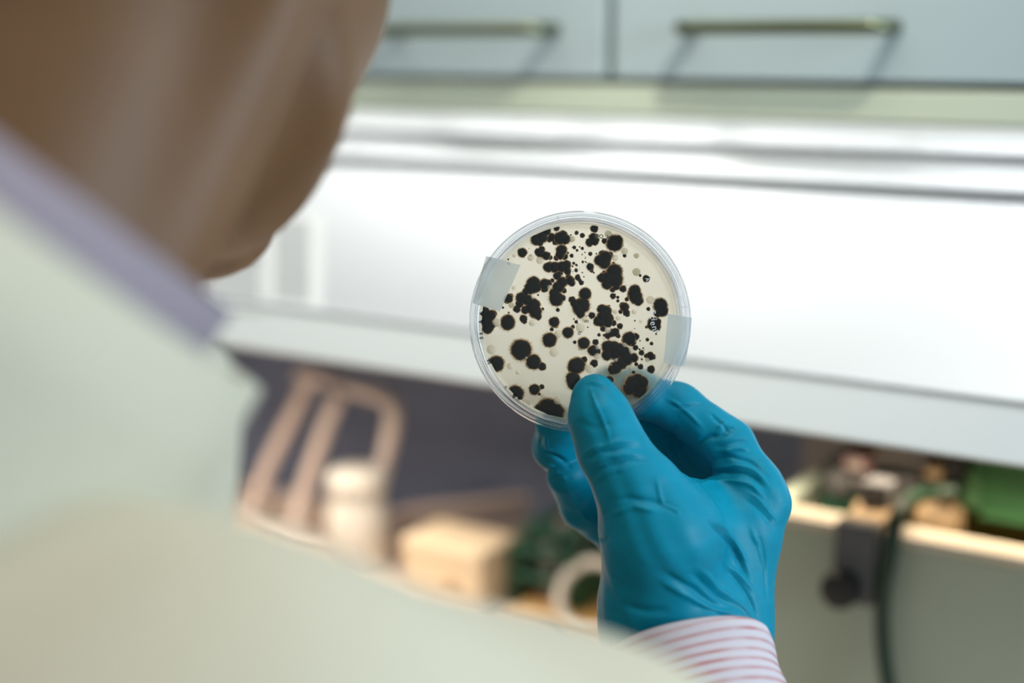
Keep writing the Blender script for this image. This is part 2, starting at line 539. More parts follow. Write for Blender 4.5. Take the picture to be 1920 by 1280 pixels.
def mesh_obj(name, V, Q, m, parent, origin, attrs=None):
    me = bpy.data.meshes.new(name)
    L = np.asarray(V) - np.asarray(origin)
    me.vertices.add(len(L)); me.vertices.foreach_set('co', L.astype(np.float32).ravel())
    Q = np.asarray(Q)
    me.loops.add(Q.size); me.loops.foreach_set('vertex_index', Q.astype(np.int32).ravel())
    me.polygons.add(len(Q)); me.polygons.foreach_set('loop_start', np.arange(0, Q.size, 4, dtype=np.int32))
    me.polygons.foreach_set('loop_total', np.full(len(Q), 4, np.int32))
    me.update(calc_edges=True); me.validate()
    me.polygons.foreach_set('use_smooth', np.ones(len(me.polygons), bool))
    me.materials.append(m)
    if attrs:
        for k, val in attrs.items():
            a = me.attributes.new(k, 'FLOAT', 'POINT'); a.data.foreach_set('value', np.asarray(val, np.float32))
    o = bpy.data.objects.new(name, me); scene.collection.objects.link(o)
    o.location = origin
    if parent is not None: attach(o, parent)
    return o


# ================================================================== SETTING
def wf(s, n, z): return W(s, n, z)


TOPZ = -0.45                                   # worktop height below the lens
gnd = MB().box(lambda x, y, z: (x, y, z), (-3, -2.0, -0.05), (3.5, 3.5, 0.0)).build('floor', M['floor']); struct(gnd)
wl = MB().box(wf, (-2.2, -0.50, -1.30), (2.2, -0.42, 1.5)).build('wall_back', M['wall']); struct(wl)


# ================================================================== CUPBOARD ABOVE
def row(y, n): return WN(1142, y, n)[1]        # height of the horizontal line seen at y in the column x = 1142


zd = row(149, 0.0)                              # lower edge of the doors
cup = thing('wall_cupboard', W(0.0, -0.2, zd), 'pale blue-grey wall cupboard with bar handles over the white canopy', 'cupboard')
zb = row(157, 0.0)
MB().box(wf, (-1.25, -0.38, zd - 0.0005), (1.0, -0.025, zd + 0.45)).build('carcass', M['door_edge'], cup)
sg = WN(1141, 80, 0.0)[0]
gap = 0.0042
doors = []
for k, (a, b) in enumerate(((sg - 0.90, sg - 0.45 - gap), (sg - 0.45, sg - gap), (sg + gap, sg + 0.47), (sg + 0.47 + gap * 2, sg + 0.93), (sg + 0.93 + gap * 2, sg + 1.40))):
    d = MB().box(wf, (a, -0.020, zd + 0.001), (b, 0.0, zd + 0.42)).build('door', M['door'], cup, bevel=0.0012)
    doors.append((d, a, b))


def handle(door, s0, s1, z):
    h = MB()
    off = 0.030; r = 0.0048
    pts = [wf(s0 + 0.004, 0.0, z), wf(s0 + 0.004, off * 0.75, z), wf(s0 + 0.007, off * .95, z), wf(s0 + 0.013, off, z),
           wf(s1 - 0.013, off, z), wf(s1 - 0.007, off * .95, z), wf(s1 - 0.004, off * 0.75, z), wf(s1 - 0.004, 0.0, z)]
    h.tube(pts, r, 12)
    return h.build('handle', M['steel'], door, smooth=True)


s0, zh = WN(1256, 52, 0.030); s1, _ = WN(1662, 55, 0.030)
handle(doors[2][0], s0, s1, zh)
e1, _ = WN(1008, 55, 0.030)
handle(doors[1][0], e1 - (s1 - s0), e1, zh)

# ================================================================== CLEAN BENCH: canopy and chamber
bench = thing('clean_bench', W(0.0, -0.1, TOPZ), 'white steel laboratory bench hood with stepped canopy under the cupboards', 'hood')
SA, SB = -1.25, 1.0


def extr(prof, s0=SA, s1=SB, closed=True):
    b = MB(); n = len(prof)
    v = [wf(s0, a, z) for a, z in prof] + [wf(s1, a, z) for a, z in prof]
    f = [(i, (i + 1) % n, n + (i + 1) % n, n + i) for i in range(n)]
    f += [tuple(range(n - 1, -1, -1)), tuple(range(n, 2 * n))]
    return b.add(v, f)


z0 = row(160, 0.0); z1 = row(214, 0.0)
extr([(0.0, z0), (0.0, z1), (-0.03, z1), (-0.03, z0)]).build('fascia', M['fascia'], bench, bevel=0.001)
# two ridges, each a sloping ledge with a rounded nose
za, zb_ = row(216, 0.0), row(259, 0.018)
extr([(-0.002, za), (0.0165, zb_ + 0.001), (0.018, zb_ - 0.001), (0.0172, zb_ - 0.0028), (0.012, zb_ - 0.0032), (-0.03, zb_ - 0.0032), (-0.03, za)]).build('ridge', M['canopy'], bench, smooth='angle', bevel=0.001)
zc, zd2 = row(269, 0.012), row(317, 0.033)
extr([(0.012, zc + .001), (0.0315, zd2 + 0.001), (0.033, zd2 - 0.001), (0.0322, zd2 - 0.0028), (0.027, zd2 - 0.0032), (-0.03, zd2 - 0.0032), (-0.03, zc + .001)]).build('ridge', M['canopy'], bench, smooth='angle', bevel=0.001)
NP0 = 0.027; ze = row(327, NP0); NCR = 0.125; zcr = row(655, NCR)
extr([(NP0, ze), (NCR, zcr), (NCR - 0.012, zcr - 0.002), (0.012, ze)]).build('sloping_panel', M['canopy'], bench)
NLO = NCR + 0.018; zlo = row(760, NLO)
extr([(NCR, zcr - 0.0015), (NCR + 0.0025, zcr - 0.0005), (NCR + 0.004, zcr - 0.003), (NLO, zlo + 0.002), (NLO - 0.002, zlo), (NCR - 0.02, zlo), (NCR - 0.02, zcr - 0.0035)]).build('front_strip', M['strip'], bench, bevel=0.0006)
MB().tube([wf(SA, NCR + 0.0015, zcr + 0.0005), wf(-0.2, NCR + 0.0015, zcr + 0.0005), wf(SB, NCR + 0.0015, zcr + 0.0005)], 0.0026, 12).build('lip_bead', M['canopy'], bench, smooth='angle')
MB().box(wf, (SA, -0.375, zlo + 0.012), (SB, NCR - 0.021, zlo + 0.016)).build('soffit', M['charcoal'], bench)
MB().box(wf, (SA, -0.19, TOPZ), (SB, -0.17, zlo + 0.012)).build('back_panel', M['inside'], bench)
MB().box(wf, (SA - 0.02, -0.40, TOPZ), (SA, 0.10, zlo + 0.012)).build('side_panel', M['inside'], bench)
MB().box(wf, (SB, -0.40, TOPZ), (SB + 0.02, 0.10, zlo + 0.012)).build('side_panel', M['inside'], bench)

top = MB().box(wf, (-1.3, -0.40, TOPZ - 0.03), (1.1, 0.30, TOPZ)).build('worktop', M['worktop'], bevel=0.003)
tag(top, 'warm beige laboratory worktop reaching under the white canopy', 'worktop')
base = thing('base_cupboard', W(0, 0, -1.30), 'white floor cupboard carrying the beige worktop', 'cupboard')
MB().box(wf, (-1.28, -0.38, -1.30), (1.08, 0.25, TOPZ - 0.03)).build('carcass', M['strip'], base)
for k in range(4):
    MB().box(wf, (-1.27 + k * 0.588, 0.25, -1.20), (-1.27 + k * 0.588 + 0.58, 0.268, TOPZ - 0.04)).build('door', M['strip'], base, bevel=0.002)


# notices on the sloping panel
def pane(x, y):                                  # point on the sloping panel seen at (x, y)
    r = FW + (x - 960.0) / F * RT - (y - 640.0) / F * UP
    a = W(0, NP0, ze); b = W(0, NCR, zcr); c = W(1, NP0, ze)
    nn = np.cross(b - a, c - a); nn /= np.linalg.norm(nn)
    if nn @ FW > 0: nn = -nn
    t = ((a - CAM) @ nn) / (r @ nn)
    return CAM + r * t, nn


def sheet(name, x0, y0, x1, y1, m, lift, thick, parent=None, sl=0.10):
    q = []
    for x, y in ((x0, y0), (x1, y0 + (x1 - x0) * sl * .5), (x1, y1 + (x1 - x0) * sl), (x0, y1)):
        p, nn = pane(x, y); q.append((p, nn))
    v = [p + nn * lift for p, nn in q] + [p + nn * (lift + thick) for p, nn in q]
    return MB().add(v, [(3, 2, 1, 0), (4, 5, 6, 7), (0, 1, 5, 4), (1, 2, 6, 5), (2, 3, 7, 6), (3, 0, 4, 7)]).build(name, m, parent)


no1 = thing('notice', pane(550, 500)[0], 'taller white notice with a grey block on the sloping panel', 'notice')
sheet('sheet', 502, 398, 606, 582, M['paper'], 0.0010, 0.0008, no1)
sheet('printed_block', 517, 412, 583, 565, M['paper_print'], 0.0019, 0.0002, no1)
no2 = thing('notice', pane(450, 520)[0], 'smaller grey notice left of the taller one, beside the collar', 'notice')
sheet('sheet', 392, 470, 495, 575, M['paper'], 0.0010, 0.0008, no2)
sheet('printed_block', 400, 486, 490, 565, M['paper_print'], 0.0019, 0.0002, no2)
sheet('heading_bar', 400, 478, 490, 484, M['charcoal'], 0.0019, 0.0002, no2)


# ================================================================== THINGS ON THE WORKTOP, LEFT
def on_top(x, y, h=0.0):                          # (s, n) of the point at height h over the worktop seen at (x, y)
    return WZ(x, y, TOPZ + h)


def Q(x, y, h):                                   # world point at height h above the worktop seen at (x, y)
    s, n = on_top(x, y, h); return W(s, n, TOPZ + h)


# wire stand (inverted U frames on a base loop), leaning to the right
st = thing('wire_stand', Q(520, 1000, 0), 'pinkish wire stand with tall parallel uprights left of the white bottle', 'stand')
R_ = 0.0070
bA, bB, bC = Q(462, 975, 0.007), Q(545, 1010, 0.007), Q(690, 1030, 0.007)
hh = 0.128
tA = W(*WN(588, 700, on_top(500, 975)[1] + 0.0)[:1], on_top(500, 975)[1], WN(588, 700, on_top(500, 975)[1])[1])


def at_n(x, y, n):
    s, z = WN(x, y, n); return W(s, n, z)


nA = on_top(462, 975)[1]; nB = on_top(545, 1010)[1]
for pts in ([bA, at_n(500, 880, nA), at_n(560, 755, nA), at_n(580, 712, nA), at_n(600, 706, nA), at_n(630, 712, nA)],):
    MB().tube(smooth_curve(pts, 5), R_, 12).build('upright', M['rack'], st, smooth=True)
pts = [bB, at_n(570, 920, nB), at_n(615, 790, nB), at_n(634, 740, nB)]
MB().tube(smooth_curve(pts, 5), R_, 12).build('upright', M['rack'], st, smooth=True)
pts = [at_n(560, 698, nA), at_n(600, 706, nA), at_n(634, 722, (nA + nB) / 2), at_n(690, 735, nB), at_n(726, 750, nB), at_n(737, 772, nB), at_n(730, 820, nB), at_n(712, 900, nB), at_n(690, 1000, nB), bC]
MB().tube(smooth_curve(pts, 5), R_, 12).build('top_frame', M['rack'], st, smooth=True)
pts = [Q(430, 945, 0.007), bA, Q(505, 1000, 0.007), Q(560, 1022, 0.007), Q(640, 1030, 0.007), bC, Q(700, 985, 0.007), Q(600, 950, 0.007), Q(500, 930, 0.007)]
MB().tube(smooth_curve(pts, 5), 0.0055, 12, closed=True).build('base_loop', M['rack'], st, smooth=True)

# white squeeze bottle


def upright_frame(c):
    return lambda a, b, h: W(c[0] + a, c[1] + b, TOPZ + h)


sb, nb = on_top(672, 1068)
bt = thing('wash_bottle', W(sb, nb, TOPZ), 'white plastic bottle with rounded shoulder in front of the wire stand', 'bottle')
fr = upright_frame((sb, nb))
MB().lathe([(0.024, 0.0), (0.0262, 0.002), (0.0265, 0.05), (0.0262, 0.058), (0.023, 0.066), (0.0245, 0.071), (0.0245, 0.073)], fr, 40).build('bottle_body', M['white_plastic'], bt, smooth=True)
MB().lathe([(0.0262, 0.0735), (0.0262, 0.086), (0.0235, 0.0905), (0.012, 0.093), (0.006, 0.0935)], fr, 40).build('cap', M['white_plastic'], bt, smooth=True)

# cream box
s0b, n0b = on_top(755, 1120); s1b, _ = on_top(955, 1135)
bx = thing('carton', W(s0b, n0b, TOPZ), 'cream cardboard box between the white bottle and the green tube rack', 'box')
W1 = 0.078
MB().box(wf, (s0b, n0b - 0.055, TOPZ), (s0b + W1, n0b, TOPZ + 0.040)).build('tray', M['box'], bx, bevel=0.003)
MB().box(wf, (s0b - 0.001, n0b - 0.056, TOPZ + 0.0405), (s0b + W1 + 0.001, n0b + 0.001, TOPZ + 0.054)).build('lid', M['box'], bx, bevel=0.003)
MB().lathe([(0.006, 0), (0.006, 0.0006)], lambda a, b, h: W(s0b + 0.05 + a, n0b + 0.0002 + h, TOPZ + 0.020 + b), 20).build('printed_spot', M['orange'], bx)

# pink-grey tube lying behind
a_, b_ = Q(745, 985, 0.02), Q(1075, 945, 0.045)
pr = thing('pipette_tray', (a_ + b_) / 2, 'long pinkish-grey tray edge leaning up behind the cream box', 'tray')
s_a, n_a = on_top(735, 985, 0.02); s_b, n_b = on_top(1150, 945, 0.035)
v = []
for (ss, nn_, hh_) in ((s_a, n_a, 0.015), (s_b, n_b, 0.035)):
    v += [W(ss, nn_, TOPZ), W(ss, nn_, TOPZ + hh_ + 0.014), W(ss + 0.003, nn_ - 0.018, TOPZ + hh_ + 0.014), W(ss + 0.003, nn_ - 0.018, TOPZ)]
MB().add(v, [(0, 1, 2, 3), (4, 7, 6, 5), (0, 4, 5, 1), (1, 5, 6, 2), (2, 6, 7, 3), (3, 7, 4, 0)]).build('trough', M['grey_plastic'], pr, bevel=0.004)
e = MB()
v = []
for (ss, nn_, hh_) in ((s_a, n_a, 0.015), (s_b, n_b, 0.035)):
    v += [W(ss, nn_ + 0.002, TOPZ + hh_ + 0.0145), W(ss, nn_ + 0.002, TOPZ + hh_ + 0.020), W(ss + 0.003, nn_ - 0.020, TOPZ + hh_ + 0.020), W(ss + 0.003, nn_ - 0.020, TOPZ + hh_ + 0.0145)]
e.add(v, [(0, 1, 2, 3), (4, 7, 6, 5), (0, 4, 5, 1), (1, 5, 6, 2), (2, 6, 7, 3), (3, 7, 4, 0)]).build('cover', M['rack'], pr, bevel=0.002)

# dark green tube rack with caps
sr, nr = on_top(955, 1140)
rk = thing('tube_rack', W(sr, nr, TOPZ), 'dark green tube rack full of dark tubes right of the cream box', 'rack')
LR = 0.062
for z_ in (0.004, 0.030, 0.052):
    MB().box(wf, (sr, nr - 0.07, TOPZ + z_ - 0.0025), (sr + LR, nr, TOPZ + z_ + 0.0025)).build('shelf_plate', M['green'], rk, bevel=0.001)
for a in (0.0, LR - 0.004):
    MB().box(wf, (sr + a, nr - 0.07, TOPZ), (sr + a + 0.004, nr, TOPZ + 0.055)).build('end_plate', M['green'], rk, bevel=0.001)
random.seed(4)
for i in range(3):
    for j in range(3):
        if (i, j) == (1, 2): continue
        fr = upright_frame((sr + 0.013 + i * 0.018, nr - 0.013 - j * 0.021))
        capm = 'green' if (i * j) % 2 == 0 else 'grey'
        t = MB().lathe([(0.002, 0.007), (0.0055, 0.014), (0.0055, 0.058 + 0.004 * random.random())], fr, 16).build('sample_tube', M['grey_plastic'] if (i + j) % 2 else M['dark'], None, smooth='angle')
        tag(t, 'sample tube with %s cap, %s row, %s from the left in the green rack' % (capm, ('front', 'middle', 'back')[j], ('first', 'second', 'third')[i]), 'tube', 'sample tubes in the green rack')
        c = MB().lathe([(0.0068, 0.0625), (0.0068, 0.0705), (0.006, 0.072)], fr, 16).build('cap', M['green'] if (i * j) % 2 == 0 else M['grey_plastic'], t, smooth='angle')

# golden board with a white ring
s_c, n_c = on_top(1075, 1150)
bd = MB().box(wf, (s_c - 0.040, n_c - 0.085, TOPZ), (s_c + 0.13, n_c + 0.045, TOPZ + 0.008)).build('chopping_board', M['wood'], bevel=0.003)
tag(bd, 'golden wooden board on the worktop under the white ring, left of the glove', 'board')
rc = Q(1108, 1118, 0.030)
ru = RS; rv = NN * -0.55 + np.array([0, 0, 0.835])
rg = MB().tube([rc + 0.0275 * (math.cos(w) * ru + math.sin(w) * rv) for w in np.linspace(0, 2 * math.pi, 49)[:-1]], 0.0042, 14, closed=True).build('tube_loop', M['white_plastic'], smooth=True)
tag(rg, 'white tubing ring leaning on the golden board beside the gloved wrist', 'ring')
pts = [Q(905, 1165, 0.003), Q(965, 1140, 0.003), Q(1010, 1165, 0.003), Q(1050, 1205, 0.003), Q(1090, 1260, 0.003), Q(1100, 1330, 0.003)]
cb = MB().tube(smooth_curve(pts, 8), 0.0022, 10).build('thin_cable', M['charcoal'], smooth=True)
tag(cb, 'thin dark cable curving over the worktop left of the glove cuff', 'cable')

# ================================================================== TANK AND GEAR, RIGHT
NT = 0.06                                        # front face of the tank
zr = WN(1700, 1012, NT)[1]
sl = WN(1395, 1000, NT)[0]; sr_ = sl + 0.62
tk = thing('water_bath', W(sl, NT, TOPZ), 'grey-green open water bath with pale steel rim right of the gloved hand', 'tank')
TB = -0.162
wt = 0.012
MB().box(wf, (sl, NT - wt, TOPZ), (sr_, NT, zr - 0.004)).build('front_wall', M['tank'], tk, bevel=0.002)
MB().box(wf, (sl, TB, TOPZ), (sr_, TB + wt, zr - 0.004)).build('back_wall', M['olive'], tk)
MB().box(wf, (sl, TB + wt + .0005, TOPZ), (sl + wt, NT - wt - .0005, zr - 0.004)).build('end_wall', M['tank'], tk)
MB().box(wf, (sr_ - wt, TB + wt + .0005, TOPZ), (sr_, NT - wt - .0005, zr - 0.004)).build('end_wall', M['tank'], tk)
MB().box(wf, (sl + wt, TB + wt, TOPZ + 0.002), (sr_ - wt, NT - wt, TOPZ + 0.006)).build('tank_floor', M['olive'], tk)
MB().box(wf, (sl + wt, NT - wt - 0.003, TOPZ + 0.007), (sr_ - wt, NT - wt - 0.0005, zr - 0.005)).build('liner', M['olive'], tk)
for (a, b, c, d) in ((sl - 0.004, NT - 0.020, sr_ + 0.004, NT + 0.004), (sl - 0.004, TB - 0.002, sr_ + 0.004, TB + 0.020)):
    MB().box(wf, (a, b, zr - 0.0035), (c, d, zr + 0.003)).build('rim', M['rim'], tk, bevel=0.002)

# clamp with knob hanging over the rim
sk, zk = WN(1603, 1060, NT + 0.012)
ck = thing('screw_clamp', W(sk, NT + 0.01, zk), 'charcoal clamp with round black knob hooked over the tank rim', 'clamp')
zt = zr + 0.0035
MB().box(wf, (sk - 0.013, NT + 0.0045, zk - 0.024), (sk + 0.013, NT + 0.016, zt + 0.006)).build('clamp_plate', M['charcoal'], ck, bevel=0.002)
MB().box(wf, (sk - 0.013, NT - 0.030, zt), (sk + 0.013, NT + 0.0043, zt + 0.006)).build('hook', M['orange'], ck, bevel=0.002)
sn_, zn_ = WN(1574, 1106, NT + 0.024)
fr = lambda a, b, h: W(sn_ + a, NT + 0.0165 + h, zn_ + b)
MB().lathe([(0.0095, 0.0), (0.0118, 0.002), (0.0122, 0.008), (0.0110, 0.012), (0.006, 0.0135)], fr, 28).build('knob', M['dark'], ck, smooth='angle')
MB().lathe([(0.004, -0.012), (0.004, 0.0)], fr, 16).build('screw', M['charcoal'], ck)
MB().box(wf, (sk - 0.010, NT - 0.040, zt + 0.0065), (sk + 0.008, NT - 0.020, zt + 0.022)).build('post', M['charcoal'], ck, bevel=0.002)

# circulator head: dark body, pale label block, black arm
hd = thing('circulator', W(sk, NT - 0.06, zr), 'dark circulator head with pale label block and black side arm behind the tank rim', 'device')


def nbox(x0, y0, x1, y1, n, depth, m, name, par, bev=0.003):
    a, z_a = WN(x0, y0, n); b, z_b = WN(x1, y1, n)
    return MB().box(wf, (a, n - depth, z_b), (b, n, z_a)).build(name, m, par, bevel=bev)


nbox(1630, 872, 1722, 938, -0.03, 0.05, M['charcoal'], 'motor_body', hd)
nbox(1640, 850, 1735, 872, -0.028, 0.05, M['rack'], 'top_cover', hd)
for k in range(7):
    nbox(1634 + k * 13, 876, 1641 + k * 13, 884, -0.026, 0.003, M['dark'], 'vent_slot', hd, 0.0004)
nbox(1580, 856, 1628, 888, -0.032, 0.03, M['pinklabel'], 'label_block', hd)
nbox(1592, 862, 1616, 882, -0.0312, 0.002, M['rack'], 'label_sheet', hd, 0.0003)
nbox(1586, 892, 1629, 922, -0.035, 0.03, M['grey_plastic'], 'side_housing', hd)
nbox(1723, 905, 1800, 930, -0.02, 0.02, M['dark'], 'arm', hd)
nbox(1770, 845, 1806, 905, -0.02, 0.02, M['dark'], 'arm_head', hd)
nbox(1730, 880, 1766, 902, -0.022, 0.02, M['orange'], 'tan_grip', hd)
nbox(1600, 940, 1640, 1000, -0.005, 0.02, M['orange'], 'support_foot', hd)
fr_s, fr_z = WN(1566, 912, -0.02)
kn = MB().lathe([(0.007, 0), (0.0095, 0.002), (0.0095, 0.009), (0.007, 0.011)], lambda a, b, h: W(fr_s + a, -0.034 + h, fr_z + b), 24).build('dial', M['charcoal'], hd, smooth='angle')

# things in the bath
g1 = thing('tube_block', W(*[WN(1880, 930, -0.04)[0], -0.04, WN(1880, 930, -0.04)[1]]), 'bright green ribbed block at the right edge above the tank', 'block')
nbox(1803, 868, 1990, 985, -0.05, 0.04, M['greenlight'], 'block_body', g1, 0.004)
for k in range(9):
    nbox(1835, 874 + k * 12, 1990, 879 + k * 12, -0.047, 0.003, M['rib'], 'rib', g1, 0.0006)
g2 = nbox(1540, 925, 1600, 985, -0.03, 0.05, M['green'], 'small_flask', None)
g2.name = 'reagent_box'; tag(g2, 'small dark green box inside the tank left of the clamp', 'box')
sp, zp = WN(1755, 955, -0.01)
fl = MB().lathe([(0.014, zr - 0.05 - zp), (0.016, -0.028), (0.016, -0.004), (0.008, 0.004), (0.006, 0.012), (0.0075, 0.013)], lambda a, b, h: W(sp + a, -0.02 + b, zp + h), 28).build('flask', M['orange'], smooth='angle')
tag(fl, 'tan plastic flask standing in the tank right of the cable', 'flask')
MB().box(wf, (WN(1500, 900, -0.12)[0], -0.13, TOPZ + 0.002), (WN(1600, 900, -0.12)[0], -0.12, WN(1500, 800, -0.12)[1])).build('pump', M['grey_plastic'], hd, bevel=0.004)

# black cable over the rim
nc = NT + 0.012
pts = [at_n(1795, 922, -0.008), at_n(1745, 925, 0.0), at_n(1705, 938, 0.03), at_n(1683, 968, NT), at_n(1668, 1040, nc), at_n(1656, 1110, nc), at_n(1655, 1190, nc), at_n(1664, 1270, nc + .002), at_n(1685, 1380, nc + 0.01), at_n(1700, 1470, nc + 0.02)]
kb = MB().tube(smooth_curve(pts, 8), 0.0050, 14).build('power_cable', M['cable'], smooth=True)
tag(kb, 'thick black-green cable hanging down over the tank rim', 'cable')

# ================================================================== PERSON
# all joints in the place's own coordinates
pers = thing('person', P(-300, 3000, 0.32) * np.array([1, 1, 0]) + np.array([0, 0, 0.35]),
             'person in white lab coat seen from behind, holding up the culture dish', 'person')
ppos = np.array(pers.location)

hC = P(0, 0, 0) + 0.0


def K(X, U, D):                                  # right, up, away from the lens
    return CAM + X * RT + U * UP + D * FW


HEAD = K(-0.119, 0.137, 0.420)
fdir = np.array([0.10, 0.985, -0.14]); fdir /= np.linalg.norm(fdir)
rdir = np.cross(fdir, (0, 0, 1)); rdir /= np.linalg.norm(rdir)
udir = np.cross(rdir, fdir)
HR = np.stack([rdir, fdir, udir])                # head frame


def H(r, f, u): return HEAD + r * rdir + f * fdir + u * udir


NECK0 = H(0, -0.035, -0.06); NECK1 = K(-0.175, -0.085, 0.345)
SHR = K(-0.072, -0.128, 0.305)                   # right shoulder
SHL = K(-0.42, -0.135, 0.40)
CH = K(-0.245, -0.32, 0.35)
HIP = np.array([CH[0] - 0.01, CH[1] - 0.04, 0.42])
WR = P(1290, 1160, 0.583); ELB = P(1545, 2300, 0.470)
ARM1 = P(1010, 1765, 0.345)


def body_sdf(p):
    d = ell(p, HEAD + 0.012 * udir, HR, (0.074, 0.095, 0.098))               # skull
    d = smin(d, ell(p, H(0, 0.030, -0.045), HR, (0.060, 0.062, 0.072)), 0.03)
    d = smin(d, cap(p, H(0.050, 0.010, -0.062), H(0.012, 0.078, -0.098), 0.017, 0.014), 0.025)   # jaw
    d = smin(d, cap(p, H(-0.050, 0.010, -0.062), H(-0.012, 0.078, -0.098), 0.017, 0.014), 0.025)
    d = smin(d, ell(p, H(0, 0.085, -0.100), HR, (0.020, 0.014, 0.016)), 0.02)        # chin
    d = smin(d, cap(p, H(0, 0.094, 0.010), H(0, 0.113, -0.026), 0.007, 0.011), 0.012)  # nose
    d = smin(d, ell(p, H(0, 0.092, -0.060), HR, (0.022, 0.010, 0.009)), 0.010)      # lips
    d = smin(d, cap(p, H(-0.035, 0.088, 0.030), H(0.035, 0.088, 0.030), 0.008, 0.008), 0.012)
    for sgn in (-1, 1):
        d = smin(d, ell(p, H(sgn * 0.052, 0.048, -0.020), HR, (0.022, 0.030, 0.034)), 0.02)
    for sgn in (-1, 1):
        e = ell(p, H(sgn * 0.031, 0.093, 0.010), HR, (0.014, 0.010, 0.010))
        d = np.maximum(d, -e + 0.002)
        ear = ell(p, H(sgn * 0.078, -0.018, -0.014), HR, (0.009, 0.017, 0.032))
        ear = np.maximum(ear, -ell(p, H(sgn * 0.087, -0.012, -0.010), HR, (0.007, 0.010, 0.019)))
        d = smin(d, ear, 0.006)
    n = cap(p, NECK0, NECK1, 0.056, 0.060)
    n = smin(n, cap(p, H(0.062, -0.038, -0.035), K(-0.118, -0.05, 0.345), 0.014, 0.014), 0.012)   # neck tendon
    n = smin(n, cap(p, NECK1, 0.6 * NECK1 + 0.4 * SHR, 0.055, 0.048), 0.03)
    d = smin(d, n, 0.014)
    gr = cap(p, H(0.072, -0.016, -0.045), H(0.050, 0.004, -0.125), 0.011, 0.012)   # hollow behind the jaw
    d = -smin(-d, gr, 0.012)
    t = cap(p, NECK1 * .3 + CH * .7, HIP, 0.105, 0.11)
    t = smin(t, cap(p, SHR, SHL, 0.055, 0.055), 0.06)
    d = smin(d, t, 0.05)
    a = cap(p, SHR, ELB, 0.050, 0.040)
    a = smin(a, cap(p, ELB, WR, 0.040, 0.024), 0.02)
    d = smin(d, a, 0.02)
    ELL = SHL + np.array([-0.04, 0.05, -0.29]); WL = ELL + np.array([0.12, 0.24, 0.02])
    l = smin(cap(p, SHL, ELL, 0.050, 0.040), cap(p, ELL, WL, 0.038, 0.026), 0.02)
    return smin(d, l, 0.02)


V, Qd, g = sculpt(body_sdf, (-0.62, -0.05, 0.40), (0.30, 0.75, 1.62), 0.0055)
mesh_obj('body', V, Qd, M['skin'], pers, ppos)


def hair_sdf(p):
    d = ell(p, HEAD + 0.014 * udir, HR, (0.083, 0.103, 0.108))
    cut = (p - H(0, 0.055, 0.02).astype(np.float32)) @ (0.75 * fdir - 0.65 * udir).astype(np.float32)
    d = np.maximum(d, cut)
    cut2 = -((p - H(0, -0.05, -0.052).astype(np.float32)) @ (udir * 0.92 + fdir * -0.38).astype(np.float32))
    d = np.maximum(d, cut2)
    for sgn in (-1, 1):
        d = np.maximum(d, -ell(p, H(sgn * 0.082, 0.0, -0.018), HR, (0.03, 0.026, 0.042)))
    q = p * 260
    return d + 0.0012 * np.sin(q[..., 0] + 1.7 * np.sin(q[..., 2] * .3)) * np.sin(q[..., 1] * .4)


V, Qd, g = sculpt(hair_sdf, HEAD - 0.16, HEAD + 0.16, 0.003)
mesh_obj('hair', V, Qd, M['hair'], pers, HEAD)
for sgn in (-1, 1):
    c = H(sgn * 0.031, 0.0775, 0.010)
    eb = MB().lathe([(0.0005, 0.0105), (0.005, 0.0092), (0.009, 0.0055), (0.0105, 0), (0.009, -0.0055), (0.0005, -0.0105)],
                    lambda a, b, h: c + a * rdir + b * udir + h * fdir, 20).build('eye', M['eye'], pers, smooth=True)
    MB().lathe([(0.0052, 0.0094), (0.004, 0.0102), (0.0005, 0.0108)],
               lambda a, b, h: c + a * rdir + b * udir + h * fdir, 18).build('iris', M['dark'], eb, smooth=True)

# ---- lab coat
caxis = NECK1 - NECK0; caxis = caxis / np.linalg.norm(caxis)         # down the neck


def folds(p, k, a):
    return a * np.sin(p @ np.array([0.6, 0.5, -0.3], np.float32) * k + 2.0 * np.sin(p @ np.array([-0.2, 0.7, 0.6], np.float32) * k * .35))


COLC = K(-0.140, 0.035, 0.362)                                        # collar ring centre
cn = K(0.60, 0.80, 0.10) - CAM; cn = cn / np.linalg.norm(cn)            # collar axis, up the neck


def coat_sdf(p):
    t = cap(p, NECK1 * .3 + CH * .7, HIP, 0.128, 0.135)
    t = smin(t, cap(p, SHR, SHL, 0.078, 0.078), 0.06)
    t = smin(t, cap(p, COLC - cn * 0.13, COLC - cn * 0.085, 0.088, 0.074), 0.06)
    a = smin(cap(p, SHR, ARM1, 0.076, 0.068), cap(p, ARM1, ELB, 0.068, 0.060), 0.02)
    a = smin(a, cap(p, ELB, ELB * .62 + WR * .38, 0.060, 0.054), 0.02)
    d = smin(t, a, 0.05)
    ELL = SHL + np.array([-0.04, 0.05, -0.29]); WL = ELL + np.array([0.12, 0.24, 0.02])
    l = smin(cap(p, SHL, ELL, 0.072, 0.058), cap(p, ELL, WL * .8 + ELL * .2, 0.056, 0.048), 0.02)
    d = smin(d, l, 0.04)
    d = smin(d, cap(p, P(255, 770, 0.40), P(200, 1100, 0.42), 0.028, 0.035), 0.03)
    return d + folds(p, 75, 0.0020)


V, Qd, g = sculpt(coat_sdf, (-0.66, -0.06, 0.36), (0.30, 0.72, 1.40), 0.0055)
mesh_obj('lab_coat', V, Qd, M['coat'], pers, ppos)


